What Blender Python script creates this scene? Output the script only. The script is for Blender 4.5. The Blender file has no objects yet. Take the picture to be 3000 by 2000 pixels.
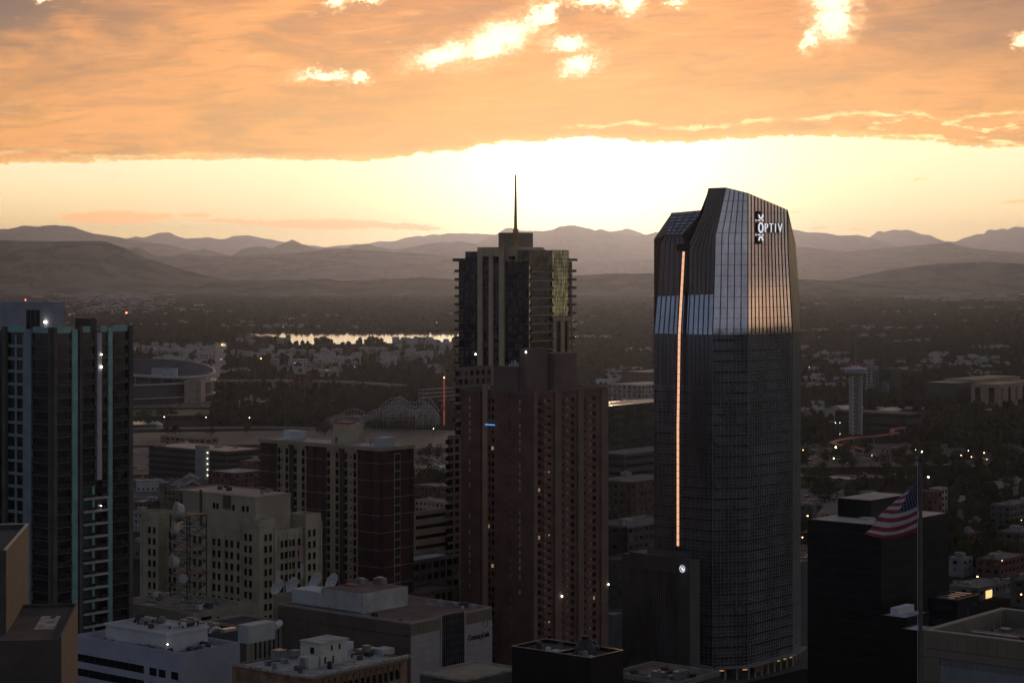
import bpy, math, random
import numpy as np
from mathutils import Vector, Matrix
random.seed(7); rng = np.random.default_rng(7)
sc = bpy.context.scene
COL = sc.collection
F = 6000.0; HC = 152.0; HY = 800.0     # focal length in photo pixels, eye height, horizon row
GRID = 39.5
R = math.radians

def at(px, py, Y):
    return Vector(((px-1500)/F*Y, Y, HC-(py-HY)/F*Y))
def gd(px, py, z=0.0):                  # point on the ground seen at px, py
    return at(px, py, (HC-z)*F/(py-HY))

# ---------------------------------------------------------------- node helper
class S_:
    def __init__(s, nt, sock): s.nt, s.k = nt, sock
    def m(s, op, *o, clamp=False):
        n = s.nt.nodes.new('ShaderNodeMath'); n.operation = op; n.use_clamp = clamp
        for i, x in enumerate((s,)+o):
            if isinstance(x, S_): s.nt.links.new(x.k, n.inputs[i])
            else: n.inputs[i].default_value = x
        return S_(s.nt, n.outputs[0])
    def __add__(s, o): return s.m('ADD', o)
    def __radd__(s, o): return s.m('ADD', o)
    def __sub__(s, o): return s.m('SUBTRACT', o)
    def __rsub__(s, o): return (s*-1.0)+o
    def __mul__(s, o): return s.m('MULTIPLY', o)
    def __rmul__(s, o): return s.m('MULTIPLY', o)
    def __truediv__(s, o): return s.m('DIVIDE', o)
    def clamp(s): return s.m('ADD', 0.0, clamp=True)
def sstep(x, a, b):
    n = x.nt.nodes.new('ShaderNodeMapRange'); n.interpolation_type = 'SMOOTHSTEP'
    x.nt.links.new(x.k, n.inputs[0]); n.inputs[1].default_value = a; n.inputs[2].default_value = b
    return S_(x.nt, n.outputs[0])
def mixc(nt, f, a, b, mode='MIX'):
    n = nt.nodes.new('ShaderNodeMix'); n.data_type = 'RGBA'; n.blend_type = mode
    for i, x in ((0, f), (6, a), (7, b)):
        if isinstance(x, S_): nt.links.new(x.k, n.inputs[i])
        elif isinstance(x, (tuple, list)): n.inputs[i].default_value = (*x[:3], 1)
        else: n.inputs[i].default_value = x
    return S_(nt, n.outputs[2])
def noise(nt, vec, scale, detail=4, rough=.55, dist=0.0, out=0):
    n = nt.nodes.new('ShaderNodeTexNoise')
    if vec is not None: nt.links.new(vec, n.inputs['Vector'])
    n.inputs['Scale'].default_value = scale; n.inputs['Detail'].default_value = detail
    n.inputs['Roughness'].default_value = rough; n.inputs['Distortion'].default_value = dist
    return S_(nt, n.outputs[out])

MATS = {}
def M(name, col, rough=.8, metal=0., var=.18, scale=.15, emit=None, es=1., bump=0., bscale=1., stretch=None, col2=None, spec=.5, thr=(.35, .65)):
    if name in MATS: return MATS[name]
    m = bpy.data.materials.new(name); m.use_nodes = True; nt = m.node_tree
    b = nt.nodes['Principled BSDF']
    b.inputs['Roughness'].default_value = rough; b.inputs['Metallic'].default_value = metal
    b.inputs['Specular IOR Level'].default_value = spec
    tc = nt.nodes.new('ShaderNodeTexCoord'); vec = tc.outputs['Object']
    if stretch:
        mp = nt.nodes.new('ShaderNodeMapping'); nt.links.new(vec, mp.inputs[0]); mp.inputs['Scale'].default_value = stretch; vec = mp.outputs[0]
    if var > 0 or col2:
        nz = noise(nt, vec, scale, 5)
        f = sstep(nz, thr[0], thr[1])
        lo = col2 if col2 else tuple(c*(1-var*1.6) for c in col)
        hi = col if col2 else tuple(min(1, c*(1+var)) for c in col)
        c = mixc(nt, f, lo, hi)
        n2 = noise(nt, vec, scale*9, 4)
        c = mixc(nt, sstep(n2, .2, .8)*.35, c, tuple(x*.6 for x in col))
        nt.links.new(c.k, b.inputs['Base Color'])
    else: b.inputs['Base Color'].default_value = (*col, 1)
    if bump:
        bn = nt.nodes.new('ShaderNodeBump'); bn.inputs['Strength'].default_value = bump
        bn.inputs['Distance'].default_value = 1.0
        nb = noise(nt, vec, bscale, 3); nt.links.new(nb.k, bn.inputs['Height']); nt.links.new(bn.outputs[0], b.inputs['Normal'])
    if emit:
        b.inputs['Emission Color'].default_value = (*emit, 1); b.inputs['Emission Strength'].default_value = es
    MATS[name] = m
    return m

# ---------------------------------------------------------------- mesh helper
class MB:
    def __init__(s): s.v = []; s.f = []; s.m = []
    def add(s, vs, fs, mi=0):
        o = len(s.v); s.v.extend(vs); s.f.extend([tuple(i+o for i in f) for f in fs]); s.m.extend([mi]*len(fs))
    def box(s, x0, x1, y0, y1, z0, z1, mi=0):
        s.add([(x0,y0,z0),(x1,y0,z0),(x1,y1,z0),(x0,y1,z0),(x0,y0,z1),(x1,y0,z1),(x1,y1,z1),(x0,y1,z1)],
              [(3,2,1,0),(4,5,6,7),(0,1,5,4),(1,2,6,5),(2,3,7,6),(3,0,4,7)], mi); return s
    def fb(s, face, s0, s1, z0, z1, d0, d1, mi=0):      # box on a facade, d measured outward
        if face == 'R': return s.box(s0, s1, -d1, -d0, z0, z1, mi)
        return s.box(-d1, -d0, s0, s1, z0, z1, mi)
    def ring(s, x0, x1, y0, y1, t, z0, z1, mi=0):
        c = [(x0,y0),(x1,y0),(x1,y1),(x0,y1)]; i = [(x0+t,y0+t),(x1-t,y0+t),(x1-t,y1-t),(x0+t,y1-t)]
        s.add([(x,y,z0) for x,y in c]+[(x,y,z1) for x,y in c]+[(x,y,z0) for x,y in i]+[(x,y,z1) for x,y in i],
              [f for k in range(4) for n in [(k+1)%4] for f in ((k,n,4+n,4+k),(4+k,4+n,12+n,12+k),(12+k,12+n,8+n,8+k),(8+k,8+n,n,k))], mi); return s
    def frustum(s, x0, x1, y0, y1, z0, z1, ins, mi=0):
        s.add([(x0,y0,z0),(x1,y0,z0),(x1,y1,z0),(x0,y1,z0),(x0+ins,y0+ins,z1),(x1-ins,y0+ins,z1),(x1-ins,y1-ins,z1),(x0+ins,y1-ins,z1)],
              [(3,2,1,0),(4,5,6,7),(0,1,5,4),(1,2,6,5),(2,3,7,6),(3,0,4,7)], mi); return s
    def cyl(s, x, y, z0, z1, r0, r1=None, n=12, mi=0):
        r1 = r0 if r1 is None else r1
        vs = [(x+r0*math.cos(2*math.pi*i/n), y+r0*math.sin(2*math.pi*i/n), z0) for i in range(n)] + \
             [(x+r1*math.cos(2*math.pi*i/n), y+r1*math.sin(2*math.pi*i/n), z1) for i in range(n)]
        s.add(vs, [(i, (i+1) % n, n+(i+1) % n, n+i) for i in range(n)]+[tuple(range(n))[::-1], tuple(range(n, 2*n))], mi); return s
    def bar(s, p, q, w, h=None, up=Vector((0, 0, 1)), mi=0):
        h = h or w; p, q = Vector(p), Vector(q); d = (q-p)
        if d.length < 1e-6: return s
        d.normalize(); a = d.cross(up)
        if a.length < 1e-3: a = d.cross(Vector((1, 0, 0)))
        a.normalize(); b = a.cross(d).normalized(); a = a*w/2; b = b*h/2
        s.add([tuple(x) for x in (p-a-b, p+a-b, p+a+b, p-a+b, q-a-b, q+a-b, q+a+b, q-a+b)],
              [(3,2,1,0),(4,5,6,7),(0,1,5,4),(1,2,6,5),(2,3,7,6),(3,0,4,7)], mi); return s
    def prism(s, pts, z0, z1, mi=0):
        n = len(pts)
        s.add([(x, y, z0) for x, y in pts]+[(x, y, z1) for x, y in pts],
              [(i, (i+1) % n, n+(i+1) % n, n+i) for i in range(n)]+[tuple(range(n))[::-1], tuple(range(n, 2*n))], mi); return s
    def dome(s, x, y, z, r, h, n=14, k=5, mi=0):
        vs = []; fs = []
        for j in range(k+1):
            a = j/k*math.pi/2
            for i in range(n): vs.append((x+r*math.cos(a)*math.cos(2*math.pi*i/n), y+r*math.cos(a)*math.sin(2*math.pi*i/n), z+h*math.sin(a)))
        for j in range(k):
            for i in range(n): fs.append((j*n+i, j*n+(i+1) % n, (j+1)*n+(i+1) % n, (j+1)*n+i))
        s.add(vs, fs, mi); return s
    def mesh(s, name, mats, smooth=False):
        me = bpy.data.meshes.new(name); me.from_pydata([tuple(v) for v in s.v], [], s.f)
        for m in (mats if isinstance(mats, (list, tuple)) else [mats]): me.materials.append(m)
        if len(set(s.m)) > 1: me.polygons.foreach_set('material_index', s.m)
        if smooth: me.polygons.foreach_set('use_smooth', [True]*len(s.f))
        me.update(); return me
    def build(s, name, mats, parent=None, smooth=False, loc=None):
        return put(name, s.mesh(name, mats, smooth), parent, loc)
def put(name, me, parent=None, loc=None, rot=None):
    o = bpy.data.objects.new(name, me); COL.objects.link(o)
    if parent: o.parent = parent
    if loc is not None: o.location = loc
    if rot is not None: o.rotation_euler = rot
    return o
def tag(o, label=None, cat=None, group=None, kind=None):
    if label: o['label'] = label
    if cat: o['category'] = cat
    if group: o['group'] = group
    if kind: o['kind'] = kind
    return o
def root(name, loc, rz, label, cat, group=None):
    return tag(put(name, None, None, loc, (0, 0, rz)), label, cat, group)
def many(rt, name, mb, mats, pos, lim=100, smooth=False):
    """copies of a part: the first hundred their own objects, the rest one stuff part"""
    me = mb.mesh(name, mats, smooth)
    for p in pos[:lim]: put(name, me, rt, p)
    if len(pos) > lim:
        r = MB()
        for p in pos[lim:]:
            o = len(r.v); r.v.extend([(a+p[0], b+p[1], c+p[2]) for a, b, c in mb.v])
            r.f.extend([tuple(i+o for i in f) for f in mb.f]); r.m.extend(mb.m)
        r.build(name, mats, rt)['kind'] = 'stuff'
def fp(face, s, z): return (s, 0, z) if face == 'R' else (0, s, z)

class Site:
    """a footprint on the street grid from its near corner and its two outer corners"""
    def __init__(s, px, Y, pl, pr, ang=GRID):
        s.X, s.Y = (px-1500)/F*Y, Y
        a = R(ang); s.A = (math.sin(a), math.cos(a)); s.B = (-math.cos(a), math.sin(a)); s.rz = math.pi/2-a
        s.wa = s.s('R', pr); s.wb = s.s('L', pl)
    def s(s, face, px):
        d = s.A if face == 'R' else s.B; u = (px-1500)/F
        return (u*s.Y-s.X)/(d[0]-u*d[1])
    def z(s, py, face=None, px=None):
        Y = s.Y
        if face: Y += s.s(face, px)*(s.A if face == 'R' else s.B)[1]
        return HC-(py-HY)/F*Y
    def root(s, name, label, cat, group=None):
        s.rt = root(name, (s.X, s.Y, 0), s.rz, label, cat, group); return s.rt
    def xy(s, x, y): return (s.X+x*s.A[0]+y*s.B[0], s.Y+x*s.A[1]+y*s.B[1])

# ---------------------------------------------------------------- materials
M_roof = M('gravel_roof', (.17,.16,.155), .95, scale=.3)
M_roofl = M('pale_roof', (.45,.43,.41), .9, scale=.2)
M_roofd = M('dark_roof', (.07,.065,.065), .95, scale=.3)
M_glass = M('dark_glass', (.012,.014,.018), .12, 0, var=0, spec=.6)
M_black = M('black_cladding', (.012,.012,.013), .4, 0, var=.2, spec=.25)
M_white = M('white_panel', (.62,.62,.64), .7, scale=.1, var=.08)
M_beige = M('beige_masonry', (.42,.36,.27), .85, scale=.12, var=.14)
M_tan = M('tan_concrete', (.36,.29,.2), .85, scale=.1, var=.12)
M_grey = M('grey_concrete', (.28,.275,.27), .85, scale=.1, var=.15)
M_brick = M('red_brown_brick', (.13,.055,.042), .9, scale=.2)
M_brown = M('brown_brick', (.14,.085,.06), .9, scale=.2)
M_metal = M('grey_metal', (.3,.3,.31), .5, .6, scale=.3)
M_dmetal = M('dark_metal', (.05,.05,.055), .6, .3, scale=.3)
M_blind = M('window_with_blind', (.11,.10,.09), .5, var=.5, scale=.3)
M_lit = M('lit_window', (.5,.45,.35), .4, var=0, emit=(1,.8,.5), es=.9)
M_lampw = M('white_lamp', (1,1,1), .4, var=0, emit=(1,.95,.85), es=16)
M_lampy = M('yellow_lamp', (1,1,1), .4, var=0, emit=(.85,1,.45), es=14)
M_lampo = M('orange_lamp', (1,1,1), .4, var=0, emit=(1,.5,.2), es=12)
M_lampr = M('red_lamp', (1,.2,.2), .4, var=0, emit=(1,.12,.08), es=10)

def building(name, label, cat, px, Y, pl, pr, pt, wall=M_grey, roof=M_roof, fl=3.7, win='grid', glass=M_glass,
             ww=1.5, gap=1.6, group=None, ang=GRID, par=.9, top=1.5, units=0, um=M_metal, zlow=0, bh=1.6, capm=None):
    S = Site(px, Y, pl, pr, ang); H = S.z(pt); S.H = H
    rt = S.root(name, label, cat, group)
    wa, wb = S.wa, S.wb
    b = MB().box(0, wa, 0, wb, 0, H-par)
    t = .4
    pb = MB() if capm else b
    pb.ring(0, wa, 0, wb, t, H-par, H)
    b.build('wall', wall, rt)
    if capm: pb.build('parapet', capm, rt)
    MB().box(t, wa-t, t, wb-t, H-par, H-par+.12).build('roof', roof, rt)
    zmin = max(zlow, HC-(2030-HY)/F*Y)
    if win == 'band':
        for fc, w in (('R', wa), ('L', wb)):
            p = MB().fb(fc, .6, w-.6, 0, bh, -.1, .05)
            pos = []; z = H-top-bh
            while z > max(zmin-4, 1): pos.append(fp(fc, 0, z)); z -= fl
            many(rt, 'window_band', p, glass, pos, 50)
    elif win == 'grid':
        for fc, w in (('R', wa), ('L', wb)):
            n = max(1, int((w-1)/(ww+gap))); st = w/n
            p = MB().fb(fc, (st-ww)/2, (st+ww)/2, 0, bh, -.1, .05)
            pos = []; z = H-top-bh
            while z > max(zmin-4, 1):
                pos += [fp(fc, i*st, z) for i in range(n)]; z -= fl
            sel = [random.random() < .22 for _ in pos]
            many(rt, 'window', p, glass, [q for q, s_ in zip(pos, sel) if not s_], 40)
            if any(sel): many(rt, 'window', p, M_blind, [q for q, s_ in zip(pos, sel) if s_], 15)
    for i in range(units):
        u = MB(); sx, sy, sz = random.uniform(2, 5), random.uniform(2, 4.5), random.uniform(1.2, 2.8)
        x = random.uniform(1.5, max(1.6, wa-sx-1.5)); y = random.uniform(1.5, max(1.6, wb-sy-1.5)); z = H-par+.14
        u.box(x, x+sx, y, y+sy, z, z+sz); u.cyl(x+sx/2, y+sy/2, z+sz, z+sz+.4, min(sx, sy)*.3)
        u.build('rooftop_unit', um, rt)
    return S

def dress(rt, x0, x1, y0, y1, z, n, pipes=3, patches=4):
    """small rooftop things: ducts, vents, pipe runs, patched membrane"""
    q = random.Random(len(rt.name)*7+n)
    for k in range(patches):
        w_, d_ = q.uniform(1.5, 5), q.uniform(1.2, 4); x, y = q.uniform(x0, max(x0+.1, x1-w_)), q.uniform(y0, max(y0+.1, y1-d_))
        MB().box(x, min(x+w_, x1), y, min(y+d_, y1), z+.02+k*.012, z+.05+k*.012).build('roof_patch', q.choice([M_roof, M_roofd, M_roofl, M_grey]), rt)
    for k in range(n):
        x, y = q.uniform(x0, x1-1.5), q.uniform(y0, y1-1.5); h = q.uniform(.4, 1.7); t = q.random(); u = MB()
        if t < .45: u.box(x, x+q.uniform(.6, 2.2), y, y+q.uniform(.6, 1.8), z+.1, z+h)
        elif t < .75: u.cyl(x, y, z+.1, z+h, .22, .22, 8).cyl(x, y, z+h, z+h+.2, .38, .1, 8)
        else: u.cyl(x, y, z+.1, z+h*.7, .7, .7, 12).cyl(x, y, z+h*.7, z+h*.7+.15, .5, .5, 12)
        u.build('rooftop_unit', q.choice([M_metal, M_dmetal, M_roofd, M_white, M_grey]), rt)
    for k in range(pipes):
        x, y = q.uniform(x0, x1-1), q.uniform(y0, y1-1); u = MB()
        if k % 2: u.bar((x, y, z+.35), (min(x1, x+q.uniform(4, 12)), y, z+.35), .22)
        else: u.bar((x, y, z+.35), (x, min(y1, y+q.uniform(4, 12)), z+.35), .22)
        u.build('pipe', q.choice([M_metal, M_dmetal]), rt)
# ================================================================ camera, light, sky
cam = bpy.data.cameras.new('camera'); co = bpy.data.objects.new('camera', cam); COL.objects.link(co)
co.location = (0, 0, HC); co.rotation_euler = (R(90), 0, 0)
cam.sensor_width = 36; cam.lens = 36*F/3000; cam.shift_y = -(1000-HY)/3000
cam.clip_start = 1; cam.clip_end = 200000
sc.camera = co
SUN_AZ, SUN_EL = math.atan(230/F), R(3.0)
sd = Vector((math.sin(SUN_AZ)*math.cos(SUN_EL), math.cos(SUN_AZ)*math.cos(SUN_EL), math.sin(SUN_EL)))
ld = bpy.data.lights.new('sun', 'SUN'); ld.energy = 0.68; ld.angle = R(1.5); ld.color = (1, .62, .34)
lo = bpy.data.objects.new('sun', ld); COL.objects.link(lo)
lo.rotation_euler = sd.to_track_quat('Z', 'Y').to_euler()

w = bpy.data.worlds.new('World'); sc.world = w; w.use_nodes = True; nt = w.node_tree
for n in list(nt.nodes): nt.nodes.remove(n)
out = nt.nodes.new('ShaderNodeOutputWorld'); bg = nt.nodes.new('ShaderNodeBackground'); nt.links.new(bg.outputs[0], out.inputs[0])
tc = nt.nodes.new('ShaderNodeTexCoord'); D = tc.outputs['Generated']
sx = nt.nodes.new('ShaderNodeSeparateXYZ'); nt.links.new(D, sx.inputs[0])
X, Yc, Z = (S_(nt, sx.outputs[i]) for i in range(3))
az = X.m('ARCTAN2', Yc); hyp = (X*X+Yc*Yc).m('SQRT'); el = Z.m('ARCTAN2', hyp)
U = az*F; V = el*F                                   # angles in units of photo pixels
def U_(px): return math.atan((px-1500)/F)*F
def V_(px, py): return math.atan((HY-py)/F/math.sqrt(1+((px-1500)/F)**2))*F
cx = nt.nodes.new('ShaderNodeCombineXYZ'); nt.links.new(U.k, cx.inputs[0]); nt.links.new(V.k, cx.inputs[1])
def nz(su, sv, detail=5, rough=.55, dist=0., seed=0.):
    c = nt.nodes.new('ShaderNodeCombineXYZ')
    nt.links.new((U*su).k, c.inputs[0]); nt.links.new((V*sv).k, c.inputs[1]); c.inputs[2].default_value = seed
    return noise(nt, c.outputs[0], 1.0, detail, rough, dist)
def curve(pts, lo_, hi_, x):
    xa, xb = -400., 3400.
    n = nt.nodes.new('ShaderNodeFloatCurve'); c = n.mapping.curves[0]
    P = [((p[0]-xa)/(xb-xa), (V_(p[0], p[1])-lo_)/(hi_-lo_)) for p in pts]
    while len(c.points) < len(P): c.points.new(.5, .5)
    for q, p in zip(c.points, P): q.location = p; q.handle_type = 'AUTO_CLAMPED'
    n.mapping.update()
    f = ((x-U_(xa))/(U_(xb)-U_(xa))).clamp(); nt.links.new(f.k, n.inputs['Value'])
    return S_(nt, n.outputs[0])*(hi_-lo_)+lo_
warp1 = (nz(.028, .05, 6, .6)-.5)
warp2 = (nz(.006, .02, 4, .5, seed=3.)-.5)
warp3 = (nz(.09, .13, 5, .7, seed=13.)-.5)
Vw = V+warp1*30.+warp2*24.+warp3*24.
edge = curve([(-400,480),(0,480),(200,477),(400,470),(700,467),(1000,472),(1080,470),(1200,457),(1230,446),(1350,441),(1400,427),(1560,414),(1722,406),(2000,422),(2130,412),(2400,400),(2600,404),(2750,412),(2850,430),(3000,428),(3400,440)], 250., 480., U)
dd = Vw-edge
deck = sstep(dd, -2., 5.)
# holes in the cloud deck: bright sky through them
hc = nt.nodes.new('ShaderNodeCombineXYZ')
wa_ = (nz(.02, .03, 6, .65, seed=7.)-.5); wb_ = (nz(.02, .03, 6, .65, seed=11.)-.5)
wc_ = (nz(.08, .1, 4, .6, seed=5.)-.5)
nt.links.new((U+wa_*120.+wc_*60.).k, hc.inputs[0]); nt.links.new((V+wb_*80.+wc_*46.).k, hc.inputs[1])
def blobs(src, L):
    cur = None
    for (px, py, rx, ry, ro) in L:
        mp = nt.nodes.new('ShaderNodeMapping'); mp.vector_type = 'TEXTURE'
        mp.inputs['Location'].default_value = (U_(px), V_(px, py), 0); mp.inputs['Rotation'].default_value = (0, 0, R(ro)); mp.inputs['Scale'].default_value = (rx, ry, 1)
        nt.links.new(src, mp.inputs[0])
        ln = nt.nodes.new('ShaderNodeVectorMath'); ln.operation = 'LENGTH'; nt.links.new(mp.outputs[0], ln.inputs[0])
        l = S_(nt, ln.outputs['Value'])
        cur = l if cur is None else cur.m('MINIMUM', l)
    return cur
hole = blobs(hc.outputs[0], [(1300,162,100,30,14),(1455,118,120,46,22),(1570,55,26,40,-10),(1605,45,22,42,-15),(1700,190,58,30,20),(1665,128,56,20,0),(1395,165,60,10,0),
    (950,224,75,17,0),(1055,230,26,18,0),(1745,6,75,14,0),(1850,12,34,34,-20),(992,6,26,20,0),(1070,0,40,8,0),(2440,60,60,56,10),(2372,120,18,36,-20),(2440,0,60,34,0),(1985,5,26,14,0),(2995,118,20,18,0),(120,-2,20,8,0)])
holem = (1.0-sstep(hole+(nz(.05, .09, 6, .7, 1.0, 71.)-.5)*1.1, .42, 1.10)); halo = (1.0-sstep(hole+(nz(.02, .05, 5, .65, 1.0, 77.)-.5)*1.3, .8, 1.7)); rim = (1.0-sstep(hole, .9, 2.1))
# bright streaks low in the deck
st = curve([(-400,446),(0,446),(125,443),(250,458),(420,456),(600,452),(900,462),(1300,430),(1500,425),(1680,372),(1770,370),(1860,360),(2000,377),(2160,366),(2260,350),(2440,346),(2480,332),(2570,330),(2650,341),(2700,328),(2780,350),(2900,338),(3000,330),(3400,330)], 250., 480., U)
sdist = (V+warp1*26.-st).m('ABSOLUTE')
streak = (1.0-sstep(sdist-(nz(.018, .05, 5, .65, .5, 23.)-.5)*30., 0., 9.))*sstep(nz(.010, .03, 4, .6, seed=21.), .34, .56)
stR = sstep(U, U_(1620), U_(1720)); streak = streak*(stR*.85+.4*(1.0-sstep(U, U_(500), U_(1000)))).clamp()
rt2 = sstep(U, U_(2300), U_(2750))
streak2 = rt2*(1.0-sstep(dd, 50., 95.))*sstep(nz(.012, .05, 6, .65, .3, 31.), .53, .62)
# small far clouds above the mountains
fc = nt.nodes.new('ShaderNodeCombineXYZ')
nt.links.new((U+wc_*50.+wa_*40.).k, fc.inputs[0]); nt.links.new((V+wc_*26.+wa_*14.).k, fc.inputs[1])
far = blobs(fc.outputs[0], [(330,637,158,19,0),(470,634,40,9,0),(575,631,52,7,0),(700,650,110,8,-3),(950,657,190,16,0),(1180,664,120,9,-3),(2990,590,55,5,0),(2510,673,28,3,0),(2400,668,30,2,0),(2700,523,22,3,0),(2330,620,14,2,0)])
farm = 1.0-sstep(far, .8, 1.08)
# directional fields
dp = nt.nodes.new('ShaderNodeVectorMath'); dp.operation = 'DOT_PRODUCT'; nt.links.new(D, dp.inputs[0]); dp.inputs[1].default_value = tuple(Vector((math.sin(SUN_AZ), math.cos(SUN_AZ), .035)).normalized())
ca = S_(nt, dp.outputs['Value']); ang = ca.m('ARCCOSINE')      # angle from the sun glow
g0 = (ang*(1/R(4.2))).m('POWER', 2.)*-1.0; g0 = g0.m('EXPONENT')
g1 = (ang*(1/R(11.))).m('POWER', 2.)*-1.0; g1 = g1.m('EXPONENT')
west = 1.0-sstep(ang, R(14), R(75))
# clear low sky
lowv = 1.0-sstep(V, 60., 330.)
clear = mixc(nt, lowv, (1.6,1.27,.78), (2.0,1.32,.46))
clear = mixc(nt, g1*.8, clear, (1.75,1.42,.80))
clear = mixc(nt, g0, clear, (3.8,3.2,1.9))
# deck colours
n1 = nz(.0016, .006, 5, .5, 1.2, 41.)
tl_ = nt.nodes.new('ShaderNodeCombineXYZ'); nt.links.new((U*.0035+V*.006).k, tl_.inputs[0]); nt.links.new((V*.026-U*.0025).k, tl_.inputs[1]); tl_.inputs[2].default_value = 47.
n2_ = noise(nt, tl_.outputs[0], 1.0, 8, .62, 1.4)
hgt = sstep(V, 330., 800.)
dk = mixc(nt, hgt, (.88,.40,.105), (.62,.27,.115))
dk = mixc(nt, sstep(n1, .40, .62)*.75, dk, (1.02,.44,.15))
dk = mixc(nt, sstep(n1*-1., -.48, -.34)*.55, dk, (.52,.27,.16))
dk = mixc(nt, sstep(n2_, .46, .66)*.5, dk, (.52,.26,.15))
dk = mixc(nt, sstep(n2_*-1., -.44, -.30)*.4, dk, (1.1,.58,.26))
cool = (1.0-sstep(U, U_(-50), U_(750)))*sstep(V, 420., 760.)
cool = cool*sstep(nz(.003, .008, 4, .5, .4, 51.), .25, .5)
cr = sstep(U, U_(2250), U_(3000))*sstep(V, 440., 760.)
dk = mixc(nt, ((cool*.95)+(cr*.7)).clamp(), dk, (.17,.125,.13))
dk = mixc(nt, g1*.55*(1.0-hgt), dk, (1.0,.56,.16))
wsp = sstep(nz(.006, .05, 6, .6, 1.2, 61.), .56, .7)*.22
dk = mixc(nt, wsp, dk, (.98,.52,.25))
bright = mixc(nt, g1*.5, (1.25,1.22,1.05), (1.7,1.7,1.6))
dk = mixc(nt, rim*.3, dk, (.95,.52,.28))
dk = mixc(nt, ((1.0-sstep(dd, 0., 26.))*.6).clamp(), dk, (1.25,.82,.34))
dk = mixc(nt, ((streak+streak2)*.85).clamp(), dk, (1.3,1.1,.62))
dk = mixc(nt, halo*.55, dk, (1.15,.78,.46))
dk = mixc(nt, holem, dk, bright)
clear = mixc(nt, (farm*.92), clear, (2.3,1.05,.36))
dk = mixc(nt, 1.0, dk, (1.24,1.13,.84), 'MULTIPLY')
wsky = mixc(nt, deck, clear, dk)
# the rest of the dome: dusk blue with pink-lit banks in the east
n3 = noise(nt, D, 3.2, 6, .6, .6); n4 = noise(nt, D, 7.5, 5, .6)
eb = mixc(nt, sstep(el, 0., 1.0), (.155,.17,.215), (.08,.10,.135))
xr = sstep(X, .62, .97)
lowE = 1.0-sstep(el, .10, .42)
pink = sstep(n3+(n4-.5)*.5, .44, .60)*lowE
eb = mixc(nt, pink*(xr*.2+.18), eb, (.62,.37,.27))
eb = mixc(nt, xr*lowE*.6, eb, (.64,.57,.45))
eb = mixc(nt, (xr*sstep(n4+(n3-.5)*.6, .53, .64)*lowE*.8).clamp(), eb, (.80,.48,.36))
inwest = 1.0-sstep(ang, R(19), R(55))
up = sstep(el, R(9), R(32))
wsky2 = mixc(nt, up, wsky, (.16,.12,.11))
colr = mixc(nt, inwest, eb, wsky2)
gnd = mixc(nt, sstep(el, R(-7), R(-3)), (.03,.03,.033), colr)
sky = nt.nodes.new('ShaderNodeTexSky'); sky.sky_type = 'NISHITA'; sky.sun_disc = False
sky.sun_elevation = SUN_EL; sky.sun_rotation = SUN_AZ; sky.altitude = 1600
sadd = mixc(nt, 1.0, gnd, mixc(nt, 1.0, S_(nt, sky.outputs[0]), (.006,.006,.006), 'MULTIPLY'), 'ADD')
nt.links.new(sadd.k, bg.inputs[0]); bg.inputs[1].default_value = 1.0

sc.view_settings.view_transform = 'Standard'; sc.view_settings.look = 'None'
sc.view_settings.exposure = 0; sc.view_settings.gamma = 1

# ---------------------------------------------------------------- air
hz = bpy.data.materials.new('evening_haze'); hz.use_nodes = True; hn = hz.node_tree
for n in list(hn.nodes): hn.nodes.remove(n)
ho = hn.nodes.new('ShaderNodeOutputMaterial'); pv = hn.nodes.new('ShaderNodeVolumePrincipled')
pv.inputs['Color'].default_value = (.54,.66,1.0,1); pv.inputs['Density'].default_value = 1.9e-5; pv.inputs['Anisotropy'].default_value = .76
hn.links.new(pv.outputs[0], ho.inputs['Volume'])
hb = MB().box(-60000, 60000, -9000, 70000, -8, 1750).build('haze', hz); hb['kind'] = 'stuff'

# ================================================================ ground
M_ground = M('city_ground', (.05,.043,.036), .95, spec=0, var=.3, scale=.004, col2=(.018,.02,.015), thr=(.4,.62))
gb = MB(); gb.add([(-3900,-3000,0),(3900,-3000,0),(4200,0,0),(4500,1700,0),(48000,72000,0),(-48000,72000,0),(-4700,2200,0),(-4150,0,0)], [(0,1,2,3,4,5,6,7)])  # unseen edges cut to set where the glass tower's reflection turns dark
gb.build('ground', M_ground)['kind'] = 'structure'
M_road = M('asphalt_road', (.10,.095,.09), .9, var=.15, scale=.01)
M_lot = M('parking_asphalt', (.15,.13,.115), .92, var=.2, scale=.01)
M_dirt = M('rail_yard_dirt', (.17,.14,.115), .95, var=.15, scale=.005)
M_grass = M('dry_grass', (.10,.10,.045), .95, var=.25, scale=.008)
M_conc = M('concrete_road', (.30,.27,.24), .9, var=.1, scale=.01)
_lv = [0.02]
def patch(name, pts, mat):
    _lv[0] += .012
    vs = [gd(*p) for p in pts]; b = MB(); b.add([(v.x, v.y, _lv[0]) for v in vs], [tuple(range(len(vs)))[::-1]])
    o = b.build(name, mat); o['kind'] = 'structure'; return o
def strip(name, pts, wpx, mat):                       # a road along photo points, width in metres
    _lv[0] += .012; b = MB(); P = [gd(*p) for p in pts]; L = []; Rr = []
    for i, p in enumerate(P):
        d = (P[min(i+1, len(P)-1)]-P[max(i-1, 0)]); d.z = 0; d.normalize(); n = Vector((-d.y, d.x, 0))*wpx/2
        L.append(p+n); Rr.append(p-n)
    vs = [(v.x, v.y, _lv[0]) for v in L+Rr]; k = len(P)
    b.add(vs, [(i, k+i, k+i+1, i+1) for i in range(k-1)]); o = b.build(name, mat); o['kind'] = 'structure'; return o
patch('rail_yard', [(330,1268),(1010,1258),(1420,1272),(1420,1318),(1250,1316),(900,1300),(330,1306)], M_dirt)
patch('parking_lot', [(1212,1320),(1420,1325),(1420,1375),(1212,1370)], M_dirt)
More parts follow.
